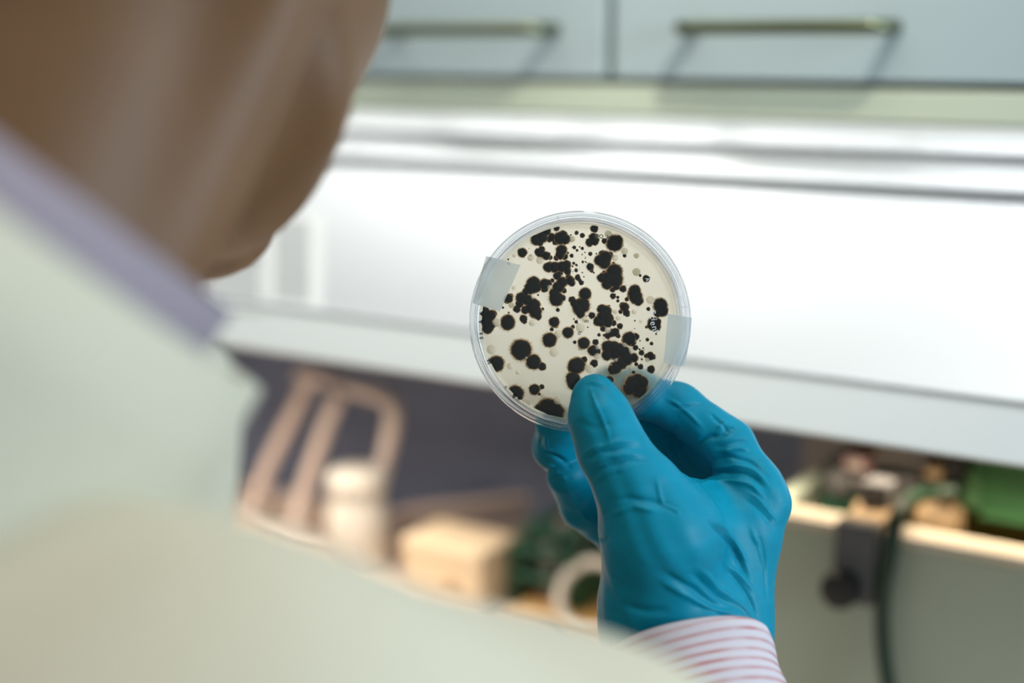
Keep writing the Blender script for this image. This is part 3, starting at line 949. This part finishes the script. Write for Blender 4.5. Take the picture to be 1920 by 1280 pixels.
def ring_cloth(name, c, ax, r0, r1, h, m, thick=0.003, lean=0.0, cutfront=None, wob=0.002):
    """standing band of cloth about axis ax: radius r0 below, r1 above, height h"""
    ax = ax / np.linalg.norm(ax)
    u = np.cross(ax, (0, 1, 0)); u /= np.linalg.norm(u); v_ = np.cross(ax, u)
    n = 72; prof = [(0, 0), (.35, 0), (.7, 0), (1, 0), (1, 1), (.7, 1), (.35, 1), (0, 1)]
    vs_, fs = [], []
    for k in range(n):
        w = 2 * math.pi * k / n
        for (t, side) in prof:
            r = r0 + (r1 - r0) * t + thick * side + wob * math.sin(3 * w + 4 * t) * t
            vs_.append(c + ax * (h * t) + r * (math.cos(w) * u + math.sin(w) * v_))
    m_ = len(prof)
    for k in range(n):
        for i in range(m_):
            j = (i + 1) % m_; l = (k + 1) % n
            fs.append((k * m_ + i, k * m_ + j, l * m_ + j, l * m_ + i))
    return MB().add(vs_, fs).build(name, m, pers, smooth=True)


ring_cloth('shirt_collar', COLC - cn * 0.030, cn, 0.074, 0.066, 0.049, M['shirt'])
ring_cloth('coat_collar', COLC - cn * 0.075 + 0.004 * RT, cn, 0.098, 0.079, 0.080, M['coat'], 0.005)

# ---- left hand resting low, gloved
ELL = SHL + np.array([-0.04, 0.05, -0.29]); WL = ELL + np.array([0.12, 0.24, 0.02])
lf = (WL - ELL) / np.linalg.norm(WL - ELL); ls = np.cross(lf, (0, 0, 1)); ls /= np.linalg.norm(ls); lu = np.cross(ls, lf)


def LH(a, b, c): return WL + a * ls + b * lf + c * lu


def left_hand(p):
    pm = cap(p, LH(0, -0.05, 0), LH(0, 0.01, 0), 0.031, 0.029)
    for q in (-0.027, -0.009, 0.010, 0.028):
        pm = smin(pm, cap(p, LH(q * .5, 0.005, 0), LH(q, 0.085, 0.003), 0.018, 0.0115), 0.012)
    out = smin(pm, smin(cap(p, LH(0.022, 0.025, -0.004), LH(0.050, 0.060, -0.016), 0.016, 0.0115), cap(p, LH(0.050, 0.060, -0.016), LH(0.056, 0.092, -0.026), 0.0115, 0.0085), 0.004), 0.010)
    for q, L_ in ((-0.027, 0.060), (-0.009, 0.074), (0.010, 0.080), (0.028, 0.072)):
        f = smin(cap(p, LH(q, 0.085, 0.003), LH(q * 1.05, 0.085 + L_ * .55, -0.006), 0.0105, 0.0095), cap(p, LH(q * 1.05, 0.085 + L_ * .55, -0.006), LH(q * 1.02, 0.085 + L_, -0.030), 0.0095, 0.0078), 0.003)
        out = np.minimum(out, smin(pm, f, 0.004))
    return out


V, Qd, g = sculpt(left_hand, WL - 0.19, WL + 0.22, 0.0024)
lg = mesh_obj('glove', V, Qd, M['glove'], pers, WL)

# ---- shirt sleeve with red stripes
ax = ELB - WR; LF = np.linalg.norm(ax); ax /= LF
rimc = P(1286, 1220, 0.572)
saxis = ax
u = np.cross(saxis, (0, 1, 0)); u /= np.linalg.norm(u); v_ = np.cross(saxis, u)
vs_, fs, al = [], [], []
n = 96; L = 0.20; m_ = 70
rr = lambda t: 0.0335 + 0.012 * min(1, t / 0.2)
rows = [(i / (m_ - 1) * L, 0) for i in range(m_)]
rows = [(0.0, -0.0022)] + [(-0.0012, -0.001)] + rows
for (t, dr) in rows:
    for k in range(n):
        w = 2 * math.pi * k / n
        r = rr(max(t, 0)) + dr + 0.0008 * math.sin(3 * w + t * 60) + 0.0006 * math.sin(t * 300 + 2 * math.sin(w))
        vs_.append(rimc + saxis * t + r * (math.cos(w) * u + math.sin(w) * v_)); al.append(t + 0.0015 * math.sin(2 * w + 0.5))
for i in range(len(rows) - 1):
    for k in range(n):
        l = (k + 1) % n; fs.append((i * n + k, i * n + l, (i + 1) * n + l, (i + 1) * n + k))
mesh_obj('shirt_sleeve', np.array(vs_), np.array(fs), M['stripe'], pers, ppos, {'along': al})

# ---- gloved right hand
mm = 0.001
thumb = [(1113, 741, 0.5745, 8.6), (1126, 782, 0.5715, 11.8), (1149, 842, 0.569, 13.2), (1192, 915, 0.568, 15.5), (1237, 1010, 0.570, 21.0), (1240, 1110, 0.576, 22.5)]
index = [(1428, 943, 0.598, 8.2), (1412, 905, 0.600, 10.5), (1365, 832, 0.607, 10.6), (1275, 765, 0.6105, 10.0), (1200, 738, 0.6090, 9.4), (1180, 728, 0.6085, 9.2)]
middle = [(1400, 965, 0.618, 12), (1300, 855, 0.634, 10.5), (1205, 775, 0.627, 9.6), (1145, 722, 0.6085, 8.4)]
ring = [(1350, 1000, 0.632, 12), (1195, 945, 0.650, 10.5), (1068, 858, 0.628, 11.0), (1043, 838, 0.620, 9.6), (1044, 795, 0.6085, 9.2)]
little = [(1300, 1050, 0.638, 12), (1180, 1022, 0.648, 10.0), (1096, 948, 0.634, 10.2), (1066, 893, 0.620, 9.6)]
ch = {}
for nm, c in (('t', thumb), ('i', index), ('m', middle), ('r', ring), ('l', little)):
    ch[nm] = [(P(x, y, d), r * mm) for x, y, d, r in c]
WRT = [(P(1210, 1165, 0.583), 0.0140), (P(1290, 1165, 0.583), 0.0200), (P(1360, 1165, 0.588), 0.0130)]
WR2 = [(P(1210, 1290, 0.566), 0.0140), (P(1300, 1290, 0.566), 0.0215), (P(1375, 1290, 0.570), 0.0140)]


def chain(p, c, k=0.004):
    d = None
    for (a, ra), (b, rb) in zip(c[:-1], c[1:]):
        e = cap(p, a, b, ra, rb); d = e if d is None else smin(d, e, k)
    return d


def palm_sdf(p):
    d = smin(cap(p, WRT[0][0], WRT[1][0], WRT[0][1], WRT[1][1]), cap(p, WRT[1][0], WRT[2][0], WRT[1][1], WRT[2][1]), 0.012)
    d = smin(d, cap(p, WR2[0][0], WR2[1][0], WR2[0][1], WR2[1][1]), 0.02)
    d = smin(d, cap(p, WR2[1][0], WR2[2][0], WR2[1][1], WR2[2][1]), 0.02)
    for a, b in zip(WRT, WR2): d = smin(d, cap(p, a[0], b[0], a[1], b[1]), 0.012)
    # metacarpals
    d = smin(d, cap(p, ch['i'][0][0], WRT[2][0], 0.0085, 0.0130), 0.014)
    d = smin(d, cap(p, ch['i'][0][0], WRT[1][0], 0.0085, 0.0180), 0.014)
    d = smin(d, cap(p, ch['m'][0][0], WRT[2][0], 0.0120, 0.0130), 0.014)
    d = smin(d, cap(p, ch['r'][0][0], WRT[1][0], 0.0120, 0.0160), 0.014)
    d = smin(d, cap(p, ch['l'][0][0], WRT[0][0], 0.0120, 0.0120), 0.014)
    # thenar muscle and the web between thumb and index
    d = smin(d, cap(p, ch['t'][4][0], WRT[0][0], 0.0205, 0.0140), 0.012)
    d = smin(d, cap(p, P(1245, 990, 0.573), P(1385, 985, 0.597), 0.0150, 0.0095), 0.014)
    d = smin(d, cap(p, P(1225, 935, 0.574), P(1350, 935, 0.606), 0.0085, 0.0080), 0.012)
    return d


def hand_sdf(p):
    pm = palm_sdf(p)
    out = smin(pm, chain(p, ch['t'], 0.006), 0.010)
    i_ = smin(pm, chain(p, ch['i']), 0.007)
    m_ = smin(pm, chain(p, ch['m']), 0.005)
    r_ = smin(pm, chain(p, ch['r']), 0.005)
    l_ = smin(pm, chain(p, ch['l']), 0.005)
    return np.minimum(np.minimum(out, i_), np.minimum(m_, np.minimum(r_, l_)))


allp = np.array([q for c in ch.values() for q, _ in c] + [a for a, _ in WRT + WR2])
V, Qd, G = sculpt(hand_sdf, allp.min(0) - 0.028, allp.max(0) + 0.028, 0.00082)

# creases of the glove, sculpted as grooves and folds along curves lying on its surface
CR = [  # (pixel polyline, width mm, depth mm; negative = raised fold)
    ([(1085, 855), (1115, 838), (1150, 826), (1190, 822), (1212, 828)], 1.0, -0.75),
    ([(1088, 868), (1120, 850), (1155, 838), (1200, 836)], 0.7, 0.7),
    ([(1095, 880), (1130, 860), (1170, 848), (1216, 848)], 1.0, -0.7),
    ([(1100, 892), (1135, 872), (1175, 860), (1222, 860)], 0.7, 0.6),
    ([(1108, 905), (1140, 884), (1180, 872)], 1.0, -0.5),
    ([(1101, 722), (1116, 760), (1132, 795), (1142, 826)], 0.55, -0.8),
    ([(1096, 714), (1125, 712), (1160, 735)], 0.9, -0.6),
    ([(1098, 722), (1125, 722), (1150, 740), (1175, 765)], 0.8, 0.5),
    ([(1078, 790), (1110, 800), (1150, 788)], 1.6, 0.4),
    ([(1140, 945), (1190, 932), (1245, 940), (1290, 962)], 1.4, 0.7),
    ([(1143, 965), (1190, 948), (1235, 955)], 1.2, -0.7),
    ([(1235, 895), (1243, 935), (1250, 945)], 0.7, -0.7),
    ([(1243, 940), (1262, 948), (1282, 960)], 0.8, -0.9),
    ([(1325, 968), (1350, 990), (1375, 1020), (1395, 1055), (1408, 1090)], 1.5, 1.3),
    ([(1338, 965), (1365, 990), (1392, 1030), (1405, 1060)], 1.3, -1.0),
    ([(1350, 1050), (1385, 1080), (1410, 1120), (1425, 1160)], 1.2, 0.9),
    ([(1365, 1050), (1395, 1078), (1420, 1110)], 1.0, -0.7),
    ([(1310, 1065), (1350, 1100), (1395, 1130), (1425, 1165)], 1.3, -0.9),
    ([(1300, 1078), (1345, 1112), (1385, 1135)], 1.3, 0.9),
    ([(1240, 1075), (1290, 1100), (1340, 1128), (1380, 1140)], 1.6, 0.9),
    ([(1230, 1088), (1290, 1118), (1340, 1140), (1400, 1150)], 1.5, -0.7),
    ([(1300, 1130), (1340, 1142), (1390, 1160)], 1.3, 0.8),
    ([(1425, 1000), (1440, 1060), (1442, 1120)], 1.2, 0.7),
    ([(1410, 985), (1432, 1030), (1438, 1070)], 1.2, -0.6),
    ([(1150, 1130), (1210, 1150), (1260, 1145)], 2.0, 0.6),
    ([(1310, 895), (1350, 880), (1400, 885), (1440, 915)], 1.2, 1.0),
    ([(1300, 905), (1355, 895), (1405, 905), (1445, 940)], 1.2, -0.8),
    ([(1325, 870), (1370, 855), (1410, 862), (1440, 890)], 1.1, 0.8),
    ([(1330, 880), (1375, 868), (1415, 878), (1450, 910)], 1.1, -0.8),
    ([(1345, 850), (1380, 835), (1410, 838)], 1.1, -0.9),
    ([(1335, 842), (1370, 825), (1405, 822)], 1.1, 0.8),
    ([(1390, 930), (1420, 945), (1455, 985)], 1.2, 0.7),
    ([(1400, 920), (1430, 938), (1462, 975)], 1.0, -0.7),
    ([(1290, 850), (1310, 830), (1340, 815), (1375, 805)], 1.4, 1.2),
    ([(1345, 810), (1370, 795), (1382, 800)], 0.9, 0.8),
    ([(1345, 800), (1365, 785)], 0.9, -0.8),
    ([(1250, 740), (1270, 755), (1285, 768), (1315, 800)], 0.7, -0.7),
    ([(1255, 765), (1290, 760), (1325, 752)], 0.9, 0.8),
    ([(1335, 772), (1350, 785), (1375, 810)], 0.8, 0.9),
    ([(1262, 800), (1260, 840), (1275, 870)], 1.2, 0.8),
    ([(1012, 848), (1045, 860), (1080, 875)], 1.2, 1.2),
    ([(1005, 838), (1010, 820), (1025, 810)], 0.9, 0.8),
    ([(1020, 820), (1020, 845), (1035, 850)], 0.8, -0.8),
    ([(1025, 905), (1042, 892), (1052, 888)], 1.0, 0.9),
    ([(1018, 870), (1045, 885), (1060, 905)], 1.0, -0.9),
    ([(1060, 920), (1090, 960), (1120, 1000)], 0.9, -0.6),
    ([(1095, 985), (1115, 975), (1140, 960)], 0.9, 0.8),
    ([(1110, 1005), (1125, 990), (1140, 985)], 0.9, -0.7),
    ([(1120, 1010), (1130, 1020), (1138, 1010)], 0.9, 0.7),
]
rel = V - CAM
dep = rel @ FW; pxs = 960 + F * (rel @ RT) / dep; pys = 640 - F * (rel @ UP) / dep
facing = np.einsum('ij,ij->i', G, -rel) > 0
disp = np.zeros(len(V))
for poly, wd, dp in CR:
    dense = []
    for (a, b) in zip(poly[:-1], poly[1:]):
        k = max(2, int(math.hypot(b[0] - a[0], b[1] - a[1]) / 6))
        for t in range(k): dense.append((a[0] + (b[0] - a[0]) * t / k, a[1] + (b[1] - a[1]) * t / k))
    dense.append(poly[-1]); pts3 = []
    for (x, y) in dense:
        near = facing & (np.abs(pxs - x) < 5) & (np.abs(pys - y) < 5)
        ii = np.where(near)[0]
        if len(ii) == 0: continue
        pts3.append(V[ii[np.argmin(dep[ii])]])
    if len(pts3) < 2: continue
    pts3 = np.array(pts3); n3 = len(pts3)
    # smooth the curve
    for _ in range(3): pts3[1:-1] = 0.5 * pts3[1:-1] + 0.25 * (pts3[:-2] + pts3[2:])
    lo = pts3.min(0) - 0.006; hi = pts3.max(0) + 0.006
    sel = np.where(np.all((V > lo) & (V < hi), axis=1))[0]
    dm = np.full(len(sel), 1e9); wt_ = np.zeros(len(sel))
    for k in range(n3 - 1):
        a, b = pts3[k], pts3[k + 1]; ba = b - a; pa = V[sel] - a
        h = np.clip(pa @ ba / max(1e-12, ba @ ba), 0, 1)
        dd = np.linalg.norm(pa - h[:, None] * ba, axis=1)
        better = dd < dm; dm[better] = dd[better]
        wt_[better] = ((k + h[better]) / (n3 - 1))
    w = wd * mm * 0.8
    env = np.clip(np.sin(np.pi * np.clip(wt_, 0.03, 0.97)) * 1.6, 0, 1)
    disp[sel] -= dp * mm * 1.25 * env * np.exp(-(dm / w) ** 2)
V = V + G * disp[:, None]
V = V + G * (0.00022 * np.sin(V @ np.array([420, 150, 90.]) + 2 * np.sin(V @ np.array([60, -200, 130.]))))[:, None]
mesh_obj('glove', V, Qd, M['glove'], pers, P(1290, 1000, 0.59))

# ================================================================== PETRI DISH
DC = P(1088, 603, 0.5835)
toCam = CAM - DC; toCam /= np.linalg.norm(toCam)
zax = toCam + 0.045 * RT - 0.10 * UP * 0; zax /= np.linalg.norm(zax)
xax = np.cross(UP, zax); xax /= np.linalg.norm(xax); yax = np.cross(zax, xax)


def Dl(a, b, h): return DC + a * xax + b * yax + h * zax


dish = thing('petri_dish', DC, 'clear round culture dish full of black mould colonies, held in blue glove', 'dish')
S = 0.5835 / F                                    # metres per pixel on the dish front
lid = MB()
Rl = 0.0456
lid.lathe([(Rl - 0.0022, 0.0), (0.0005, 0.0), (0.0005, -0.0009), (Rl - 0.0022, -0.0009)], Dl, 128, 1, closed=True)
lid.lathe([(Rl - 0.0022, 0.0), (Rl - 0.0008, -0.0001), (Rl, -0.0010), (Rl, -0.0078), (Rl - 0.0011, -0.0078), (Rl - 0.0012, -0.0012), (Rl - 0.0022, -0.0010)], Dl, 160, 0, closed=True)
lid.lathe([(Rl - 0.0034, 0.0), (Rl - 0.0030, 0.0005), (Rl - 0.0025, 0.0005), (Rl - 0.0022, 0.0)], Dl, 160, 0, closed=True)
lid.build('lid', [M['clear'], M['film']], dish, smooth='angle')
Rb = 0.0428
bs = MB()
bs.lathe([(Rb, -0.0022), (Rb, -0.0146), (Rb - 0.0006, -0.0152), (Rb - 0.0016, -0.0152), (Rb - 0.0015, -0.0140), (Rb - 0.0012, -0.0022)], Dl, 160, 0, closed=True)
bs.lathe([(Rb - 0.0016, -0.0138), (0.0005, -0.0138), (0.0005, -0.0147), (Rb - 0.0016, -0.0147)], Dl, 128, 1, closed=True)
bs.lathe([(Rb - 0.0038, -0.0147), (Rb - 0.0036, -0.0156), (Rb - 0.0028, -0.0156), (Rb - 0.0026, -0.0147)], Dl, 160, 0, closed=True)
bs.build('base', [M['clear'], M['film']], dish, smooth='angle')
# vent ribs of the lid
for ang in (102, 190, 8):
    w = math.radians(ang)
    MB().add([Dl(math.cos(w + dw) * r, math.sin(w + dw) * r, h) for dw in (-0.006, 0.006) for r in (Rb + 0.0002, Rl - 0.0012) for h in (-0.0012, -0.0060)],
             [(0, 1, 3, 2), (4, 6, 7, 5), (0, 4, 5, 1), (2, 3, 7, 6), (0, 2, 6, 4), (1, 5, 7, 3)]).build('vent_rib', M['clear'], dish)
Ra = Rb - 0.00165
HA = -0.0100                                        # agar surface
ag = MB()
ag.lathe([(0.0003, HA), (Ra - 0.002, HA), (Ra - 0.0008, HA + 0.0003), (Ra, HA + 0.0010)], Dl, 128, 0)
ag.f = ag.f[:-2]; ag.mi = ag.mi[:-2]
n_ = 128
o_ = len(ag.v)
ag.add([Dl(Ra * math.cos(2 * math.pi * k / n_), Ra * math.sin(2 * math.pi * k / n_), HA + 0.0010) for k in range(n_)] +
       [Dl(Ra * math.cos(2 * math.pi * k / n_), Ra * math.sin(2 * math.pi * k / n_), -0.0136) for k in range(n_)],
       [(k, (k + 1) % n_, n_ + (k + 1) % n_, n_ + k) for k in range(n_)], 1)
agar = ag.build('agar', [M['agar'], M['agar_side']], dish, smooth='angle')

SCL = 1280 / 220.0
Q1 = [(800,350,60),(860,320,65),(910,250,50),(770,300,40),(840,375,40),(1020,220,32),(1060,330,70),(1110,340,60),(970,320,45),(1090,290,45),(1010,370,35),(940,345,30),
(1075,460,60),(1060,510,50),(1110,530,35),(1020,545,30),(648,487,52),(845,490,50),(820,480,40),(860,450,35),(910,520,45),(950,540,25),(870,530,30),
(930,645,55),(1000,645,60),(1080,640,60),(1130,620,50),(1140,690,40),(1060,700,35),(950,600,20),(1240,270,20),(1215,430,18),(1245,462,13),(1185,520,20),(1145,490,12),
(1208,602,15),(1240,625,10),(1235,680,18),(1195,635,10),(770,820,75),(740,870,70),(800,860,60),(700,910,50),(890,830,60),(890,880,40),(930,820,40),(975,790,22),
(640,980,65),(700,1000,60),(620,1040,45),(590,1100,40),(770,1060,75),(790,1130,70),(740,1090,60),(680,1110,45),(820,1180,40),(660,1205,42),
(1030,740,45),(1080,810,60),(1040,860,65),(1000,930,60),(1020,990,80),(1080,980,40),(1170,790,50),(1190,820,35),(1150,750,30),(1100,900,30),(1250,760,28),(1275,790,20),
(500,985,48),(480,1010,32),(520,960,30),(437,1085,12),(495,560,9),(500,605,15),(870,1100,16),(1035,1110,20),(1190,1000,38),(820,948,10),
(490,1230,70),(230,1130,60),(180,1150,50),(300,1170,60),(250,1230,75),(170,1240,40),(330,1150,40),(1210,1210,8),(1237,1240,18),(1125,908,8),(500,1140,10)]
Q2 = [(210,225,42),(200,320,48),(160,375,45),(215,370,40),(240,350,25),(80,300,25),(10,280,12),(320,360,28),(430,385,90),(470,350,50),(80,440,16),(22,460,13),(167,500,21),
(85,588,13),(165,640,40),(180,680,22),(205,705,10),(10,680,16),(15,620,12),(330,540,70),(270,570,62),(320,600,65),(300,500,40),(380,510,35),(420,605,18),
(430,700,90),(370,770,85),(440,780,85),(290,760,50),(350,830,60),(450,850,45),(410,890,30),(320,710,30),(540,520,18),(710,735,14),(775,770,38),
(523,880,38),(415,960,32),(467,973,16),(468,1012,16),(565,995,22),(650,900,65),(660,970,75),(640,930,65),(690,1010,55),(600,960,30),
(110,935,68),(80,1060,85),(40,1090,70),(60,1150,50),(100,1020,50),(0,1040,50),(540,1080,50),(520,1060,35),(560,1140,38),(497,1130,22),(570,1160,25),
(290,1100,50),(330,1130,70),(300,1180,60),(360,1200,60),(245,1220,40),(260,1240,45),(420,1250,30),(370,1070,15),(185,1170,36),
(930,1060,78),(950,1120,65),(900,1150,40),(850,1250,60),(900,1240,40),(800,1100,20),(70,815,25),(30,750,25),(45,775,18)]
Q3 = [(270,90,60),(250,30,60),(300,60,50),(170,150,30),(165,200,25),(200,30,40),(200,100,25),(490,30,80),(670,10,30),(995,20,58),(970,100,20),(1010,50,35),
(945,215,80),(635,322,115),(770,455,84),(865,505,44),(1145,135,62),(1200,72,20),(1220,240,18),(365,475,88),(260,450,40),(260,480,25),
(455,740,24),(575,800,90),(540,850,50),(600,870,45),(780,755,60),(860,727,26),(832,805,16),(930,970,120),(990,1000,110),(860,990,90),(1040,1000,70),(930,1030,100),
(1230,500,88),(1180,520,40),(1200,640,80),(1200,700,60)]
Q4 = [(240,20,40),(290,20,50),(360,30,50),(420,35,30),(305,95,28),(490,65,32),(262,160,17),(140,77,8),(400,140,45),(360,170,35),(440,130,45),(470,170,25),(320,165,15),
(590,200,74),(620,240,45),(660,180,40),(555,220,45),(880,70,55),(840,60,50),(780,75,15),(95,250,66),(225,240,34),(200,330,60),(240,340,40),(170,330,35),
(360,290,70),(420,290,65),(480,320,70),(350,380,60),(440,360,70),(530,350,70),(560,420,75),(500,470,70),(440,520,70),(410,540,50),(640,410,50),(210,470,42),
(30,490,85),(100,430,35),(790,212,18),(835,255,18),(710,225,8),(660,300,28),(705,318,10),(725,355,28),(745,305,9),(820,390,45),(850,400,30),(780,390,25),(730,428,10),
(670,480,20),(715,508,28),(830,535,42),(380,650,45),(640,570,18),(640,700,100),(700,760,90),(600,740,80),(730,680,70),(680,640,60),(885,150,10)]
cols = []
for qx, qy, lst in ((870, 390, Q1), (1080, 390, Q2), (870, 600, Q3), (1080, 600, Q4)):
    for x, y, r in lst: cols.append((qx + x / SCL, qy + y / SCL, r / SCL))
AS = (0.5835 + 0.0100) / F                         # metres per pixel on the agar


def dish_xy(x, y): return (x - 1088) * AS, -(y - 603) * AS


rng = random.Random(11)
RIN = Ra - 0.0006


def colony(cx, cy, r, m, name, height=0.35, lump=0.07, lift=0.0):
    nseg = 20 if r > 0.0012 else 12
    rings = [0.0, 0.45, 0.72, 0.84, 0.92, 1.0]
    ph = [rng.random() * 6.28 for _ in range(4)]
    vs_, fs, ed = [], [], []
    H0 = min(0.0009, r * height)
    ck_ = math.hypot(cx, cy)
    for i, t in enumerate(rings):
        hgt = HA + 0.00012 + lift + H0 * (1 - t * t) ** 0.6
        if i == 0: vs_.append((cx, cy, hgt)); ed.append(0.0); continue
        for k in range(nseg):
            w = 2 * math.pi * k / nseg
            q = r * t * (1 + t * lump * (math.sin(3 * w + ph[0]) * .5 + math.sin(5 * w + ph[1]) * .5 + math.sin(9 * w + ph[2]) * .35))
            x, y = cx + q * math.cos(w), cy + q * math.sin(w)
            d_ = math.hypot(x, y)
            if d_ > RIN: x *= RIN / d_; y *= RIN / d_
            vs_.append((x, y, hgt)); ed.append(t)
    for k in range(nseg): fs.append((0, 1 + k, 1 + (k + 1) % nseg))
    for i in range(len(rings) - 2):
        for k in range(nseg):
            a = 1 + i * nseg + k; b = 1 + i * nseg + (k + 1) % nseg
            fs.append((a, a + nseg, b + nseg, b))
    me = bpy.data.meshes.new(name)
    c0 = Dl(cx, cy, HA)
    me.from_pydata([tuple(Dl(*q) - c0) for q in vs_], [], fs); me.materials.append(m)
    a = me.attributes.new('edge', 'FLOAT', 'POINT'); a.data.foreach_set('value', ed)
    for p_ in me.polygons: p_.use_smooth = True
    o = bpy.data.objects.new(name, me); scene.collection.objects.link(o); o.location = c0
    attach(o, agar)
    return o


for i, (x, y, r) in enumerate(cols):
    cx, cy = dish_xy(x, y)
    k = 1.31 if r > 5 else 1.38
    colony(cx, cy, r * AS * k, M['colony'], 'colony', lump=0.045 if r > 9 else 0.10, lift=0.00002 * (i % 7))
# specks between the colonies
for k in range(90):
    x = 1072 + rng.gauss(0, 32); y = 478 + rng.gauss(0, 38)
    if k > 50: x = 1165 + rng.gauss(0, 35); y = 650 + rng.gauss(0, 40)
    cx, cy = dish_xy(x, y)
    if math.hypot(cx, cy) > 0.037: continue
    colony(cx, cy, AS * rng.uniform(0.8, 2.1), M['colony'], 'speck', lump=0.2)
# pale colonies
D1 = [(1190,340,34,1),(560,520,20,0),(840,570,42,0),(740,540,38,0),(555,870,25,0),(530,1060,32,1),(940,860,28,0),(715,940,20,0),(755,970,22,0),(375,1250,45,0)]
D2 = [(360,285,40,1),(540,470,38,0),(670,520,30,1),(670,697,44,1),(435,545,36,0),(820,1000,44,0),(470,1200,30,0),(645,1130,28,0),(715,1235,20,0),(110,1210,38,0),(440,1130,28,0)]
D3 = [(350,30,42,0),(755,30,36,0),(1040,150,42,0),(995,350,50,0),(515,500,36,0),(600,570,25,0),(870,825,26,0),(1030,880,52,0),(690,900,48,0),(310,320,52,0),(690,410,22,0)]
D4 = [(60,80,52,0),(360,110,38,0),(240,300,28,0),(450,435,27,0),(400,490,22,0),(540,270,32,0),(610,330,32,0),(790,430,28,0),(160,530,48,0),(620,520,34,0),(240,390,38,0)]
for qx, qy, lst in ((870, 390, D1), (1080, 390, D2), (870, 600, D3), (1080, 600, D4)):
    for x, y, r, gk in lst:
        cx, cy = dish_xy(qx + x / SCL, qy + y / SCL)
        colony(cx, cy, r / SCL * AS, M['droplet_grey' if gk else 'droplet'], 'pale_colony', height=0.8, lump=0.03, lift=0.0002)


# frosted sticky tape, two strips holding lid and base together
def tape(corners, name):
    """corners: dish-plane outline a,b (inner edge) c,d (outer edge) in photo units; bends over the rim"""
    a, b, c, d = [np.array(dish_xy_front(*q)) for q in corners]
    nu, nv = 14, 16; top_, bot = [], []
    for i in range(nu + 1):
        for j in range(nv + 1):
            s = i / nu; t = j / nv
            p = (a * (1 - t) + b * t) * (1 - s) + (d * (1 - t) + c * t) * s
            rr_ = math.hypot(*p)
            over = max(0.0, rr_ - (Rl - 0.0012))
            h = 0.0007 - (0.0 if over == 0 else 1.0) * over * 2.2
            h += 0.0003 * math.sin(9 * t + 4 * s) * s
            top_.append(Dl(p[0], p[1], h)); bot.append(Dl(p[0], p[1], h - 0.00012))
    N = (nu + 1) * (nv + 1); fs = []
    for i in range(nu):
        for j in range(nv):
            q = i * (nv + 1) + j
            fs.append((q, q + 1, q + nv + 2, q + nv + 1)); fs.append((N + q, N + q + nv + 1, N + q + nv + 2, N + q + 1))
    o = MB().add(top_ + bot, fs).build('tape_strip', M['tape'], dish, smooth=True)
    return o


def dish_xy_front(x, y): return (x - 1088) * S, -(y - 603) * S


tape([(976, 497), (937, 584), (886, 568), (911, 479)], 'left')
tape([(1252, 588), (1244, 680), (1287, 688), (1299, 596)], 'right')


# moulded lettering
def letters(txt, x, y, size, rot, m, h=0.0006, name='lettering', mirror=False):
    cu = bpy.data.curves.new(name, 'FONT'); cu.body = txt; cu.size = size; cu.extrude = 0.00004
    cu.align_x = 'CENTER'; cu.align_y = 'CENTER'; cu.offset = 0.0
    o = bpy.data.objects.new('tmp', cu); scene.collection.objects.link(o)
    dg = bpy.context.evaluated_depsgraph_get(); dg.update()
    me = bpy.data.meshes.new_from_object(o.evaluated_get(dg)); me.name = name
    bpy.data.objects.remove(o)
    w = math.radians(rot); cx, cy = dish_xy_front(x, y)
    for v in me.vertices:
        a, b = v.co.x * (-1 if mirror else 1), v.co.y
        q = Dl(cx + a * math.cos(w) - b * math.sin(w), cy + a * math.sin(w) + b * math.cos(w), h + v.co.z) - DC
        v.co = Vector(q)
    me.materials.clear(); me.materials.append(m)
    ob = bpy.data.objects.new(name, me); scene.collection.objects.link(ob); ob.location = DC
    attach(ob, dish)
    return ob


sz = 0.0037
for c_, x, y, r in (('S', 1222.5, 585, -88), ('c', 1223.5, 594, -86), ('i', 1226, 599, -84), ('e', 1224.5, 606, -82), ('n', 1227.5, 615, -78), ('t', 1231.5, 621, -74)):
    letters(c_, x, y, sz, r, M['emboss'])
letters('A', 1213, 524, 0.0022, -70, M['emboss'])
for c_, x, y, r in (('\u221e', 1123, 443, -8), ('\u00d7', 1140, 446, -20)):
    letters(c_, x, y, 0.0042, r, M['emboss_dark'])
letters('S', 1101, 592, 0.0022, 90, M['emboss_dark']); letters('8', 1100, 602, 0.0026, 90, M['emboss_dark'])
letters('6', 1087, 624, 0.0030, -60, M['emboss_dark']); letters('S', 1088, 655, 0.0022, 70, M['emboss_dark'])
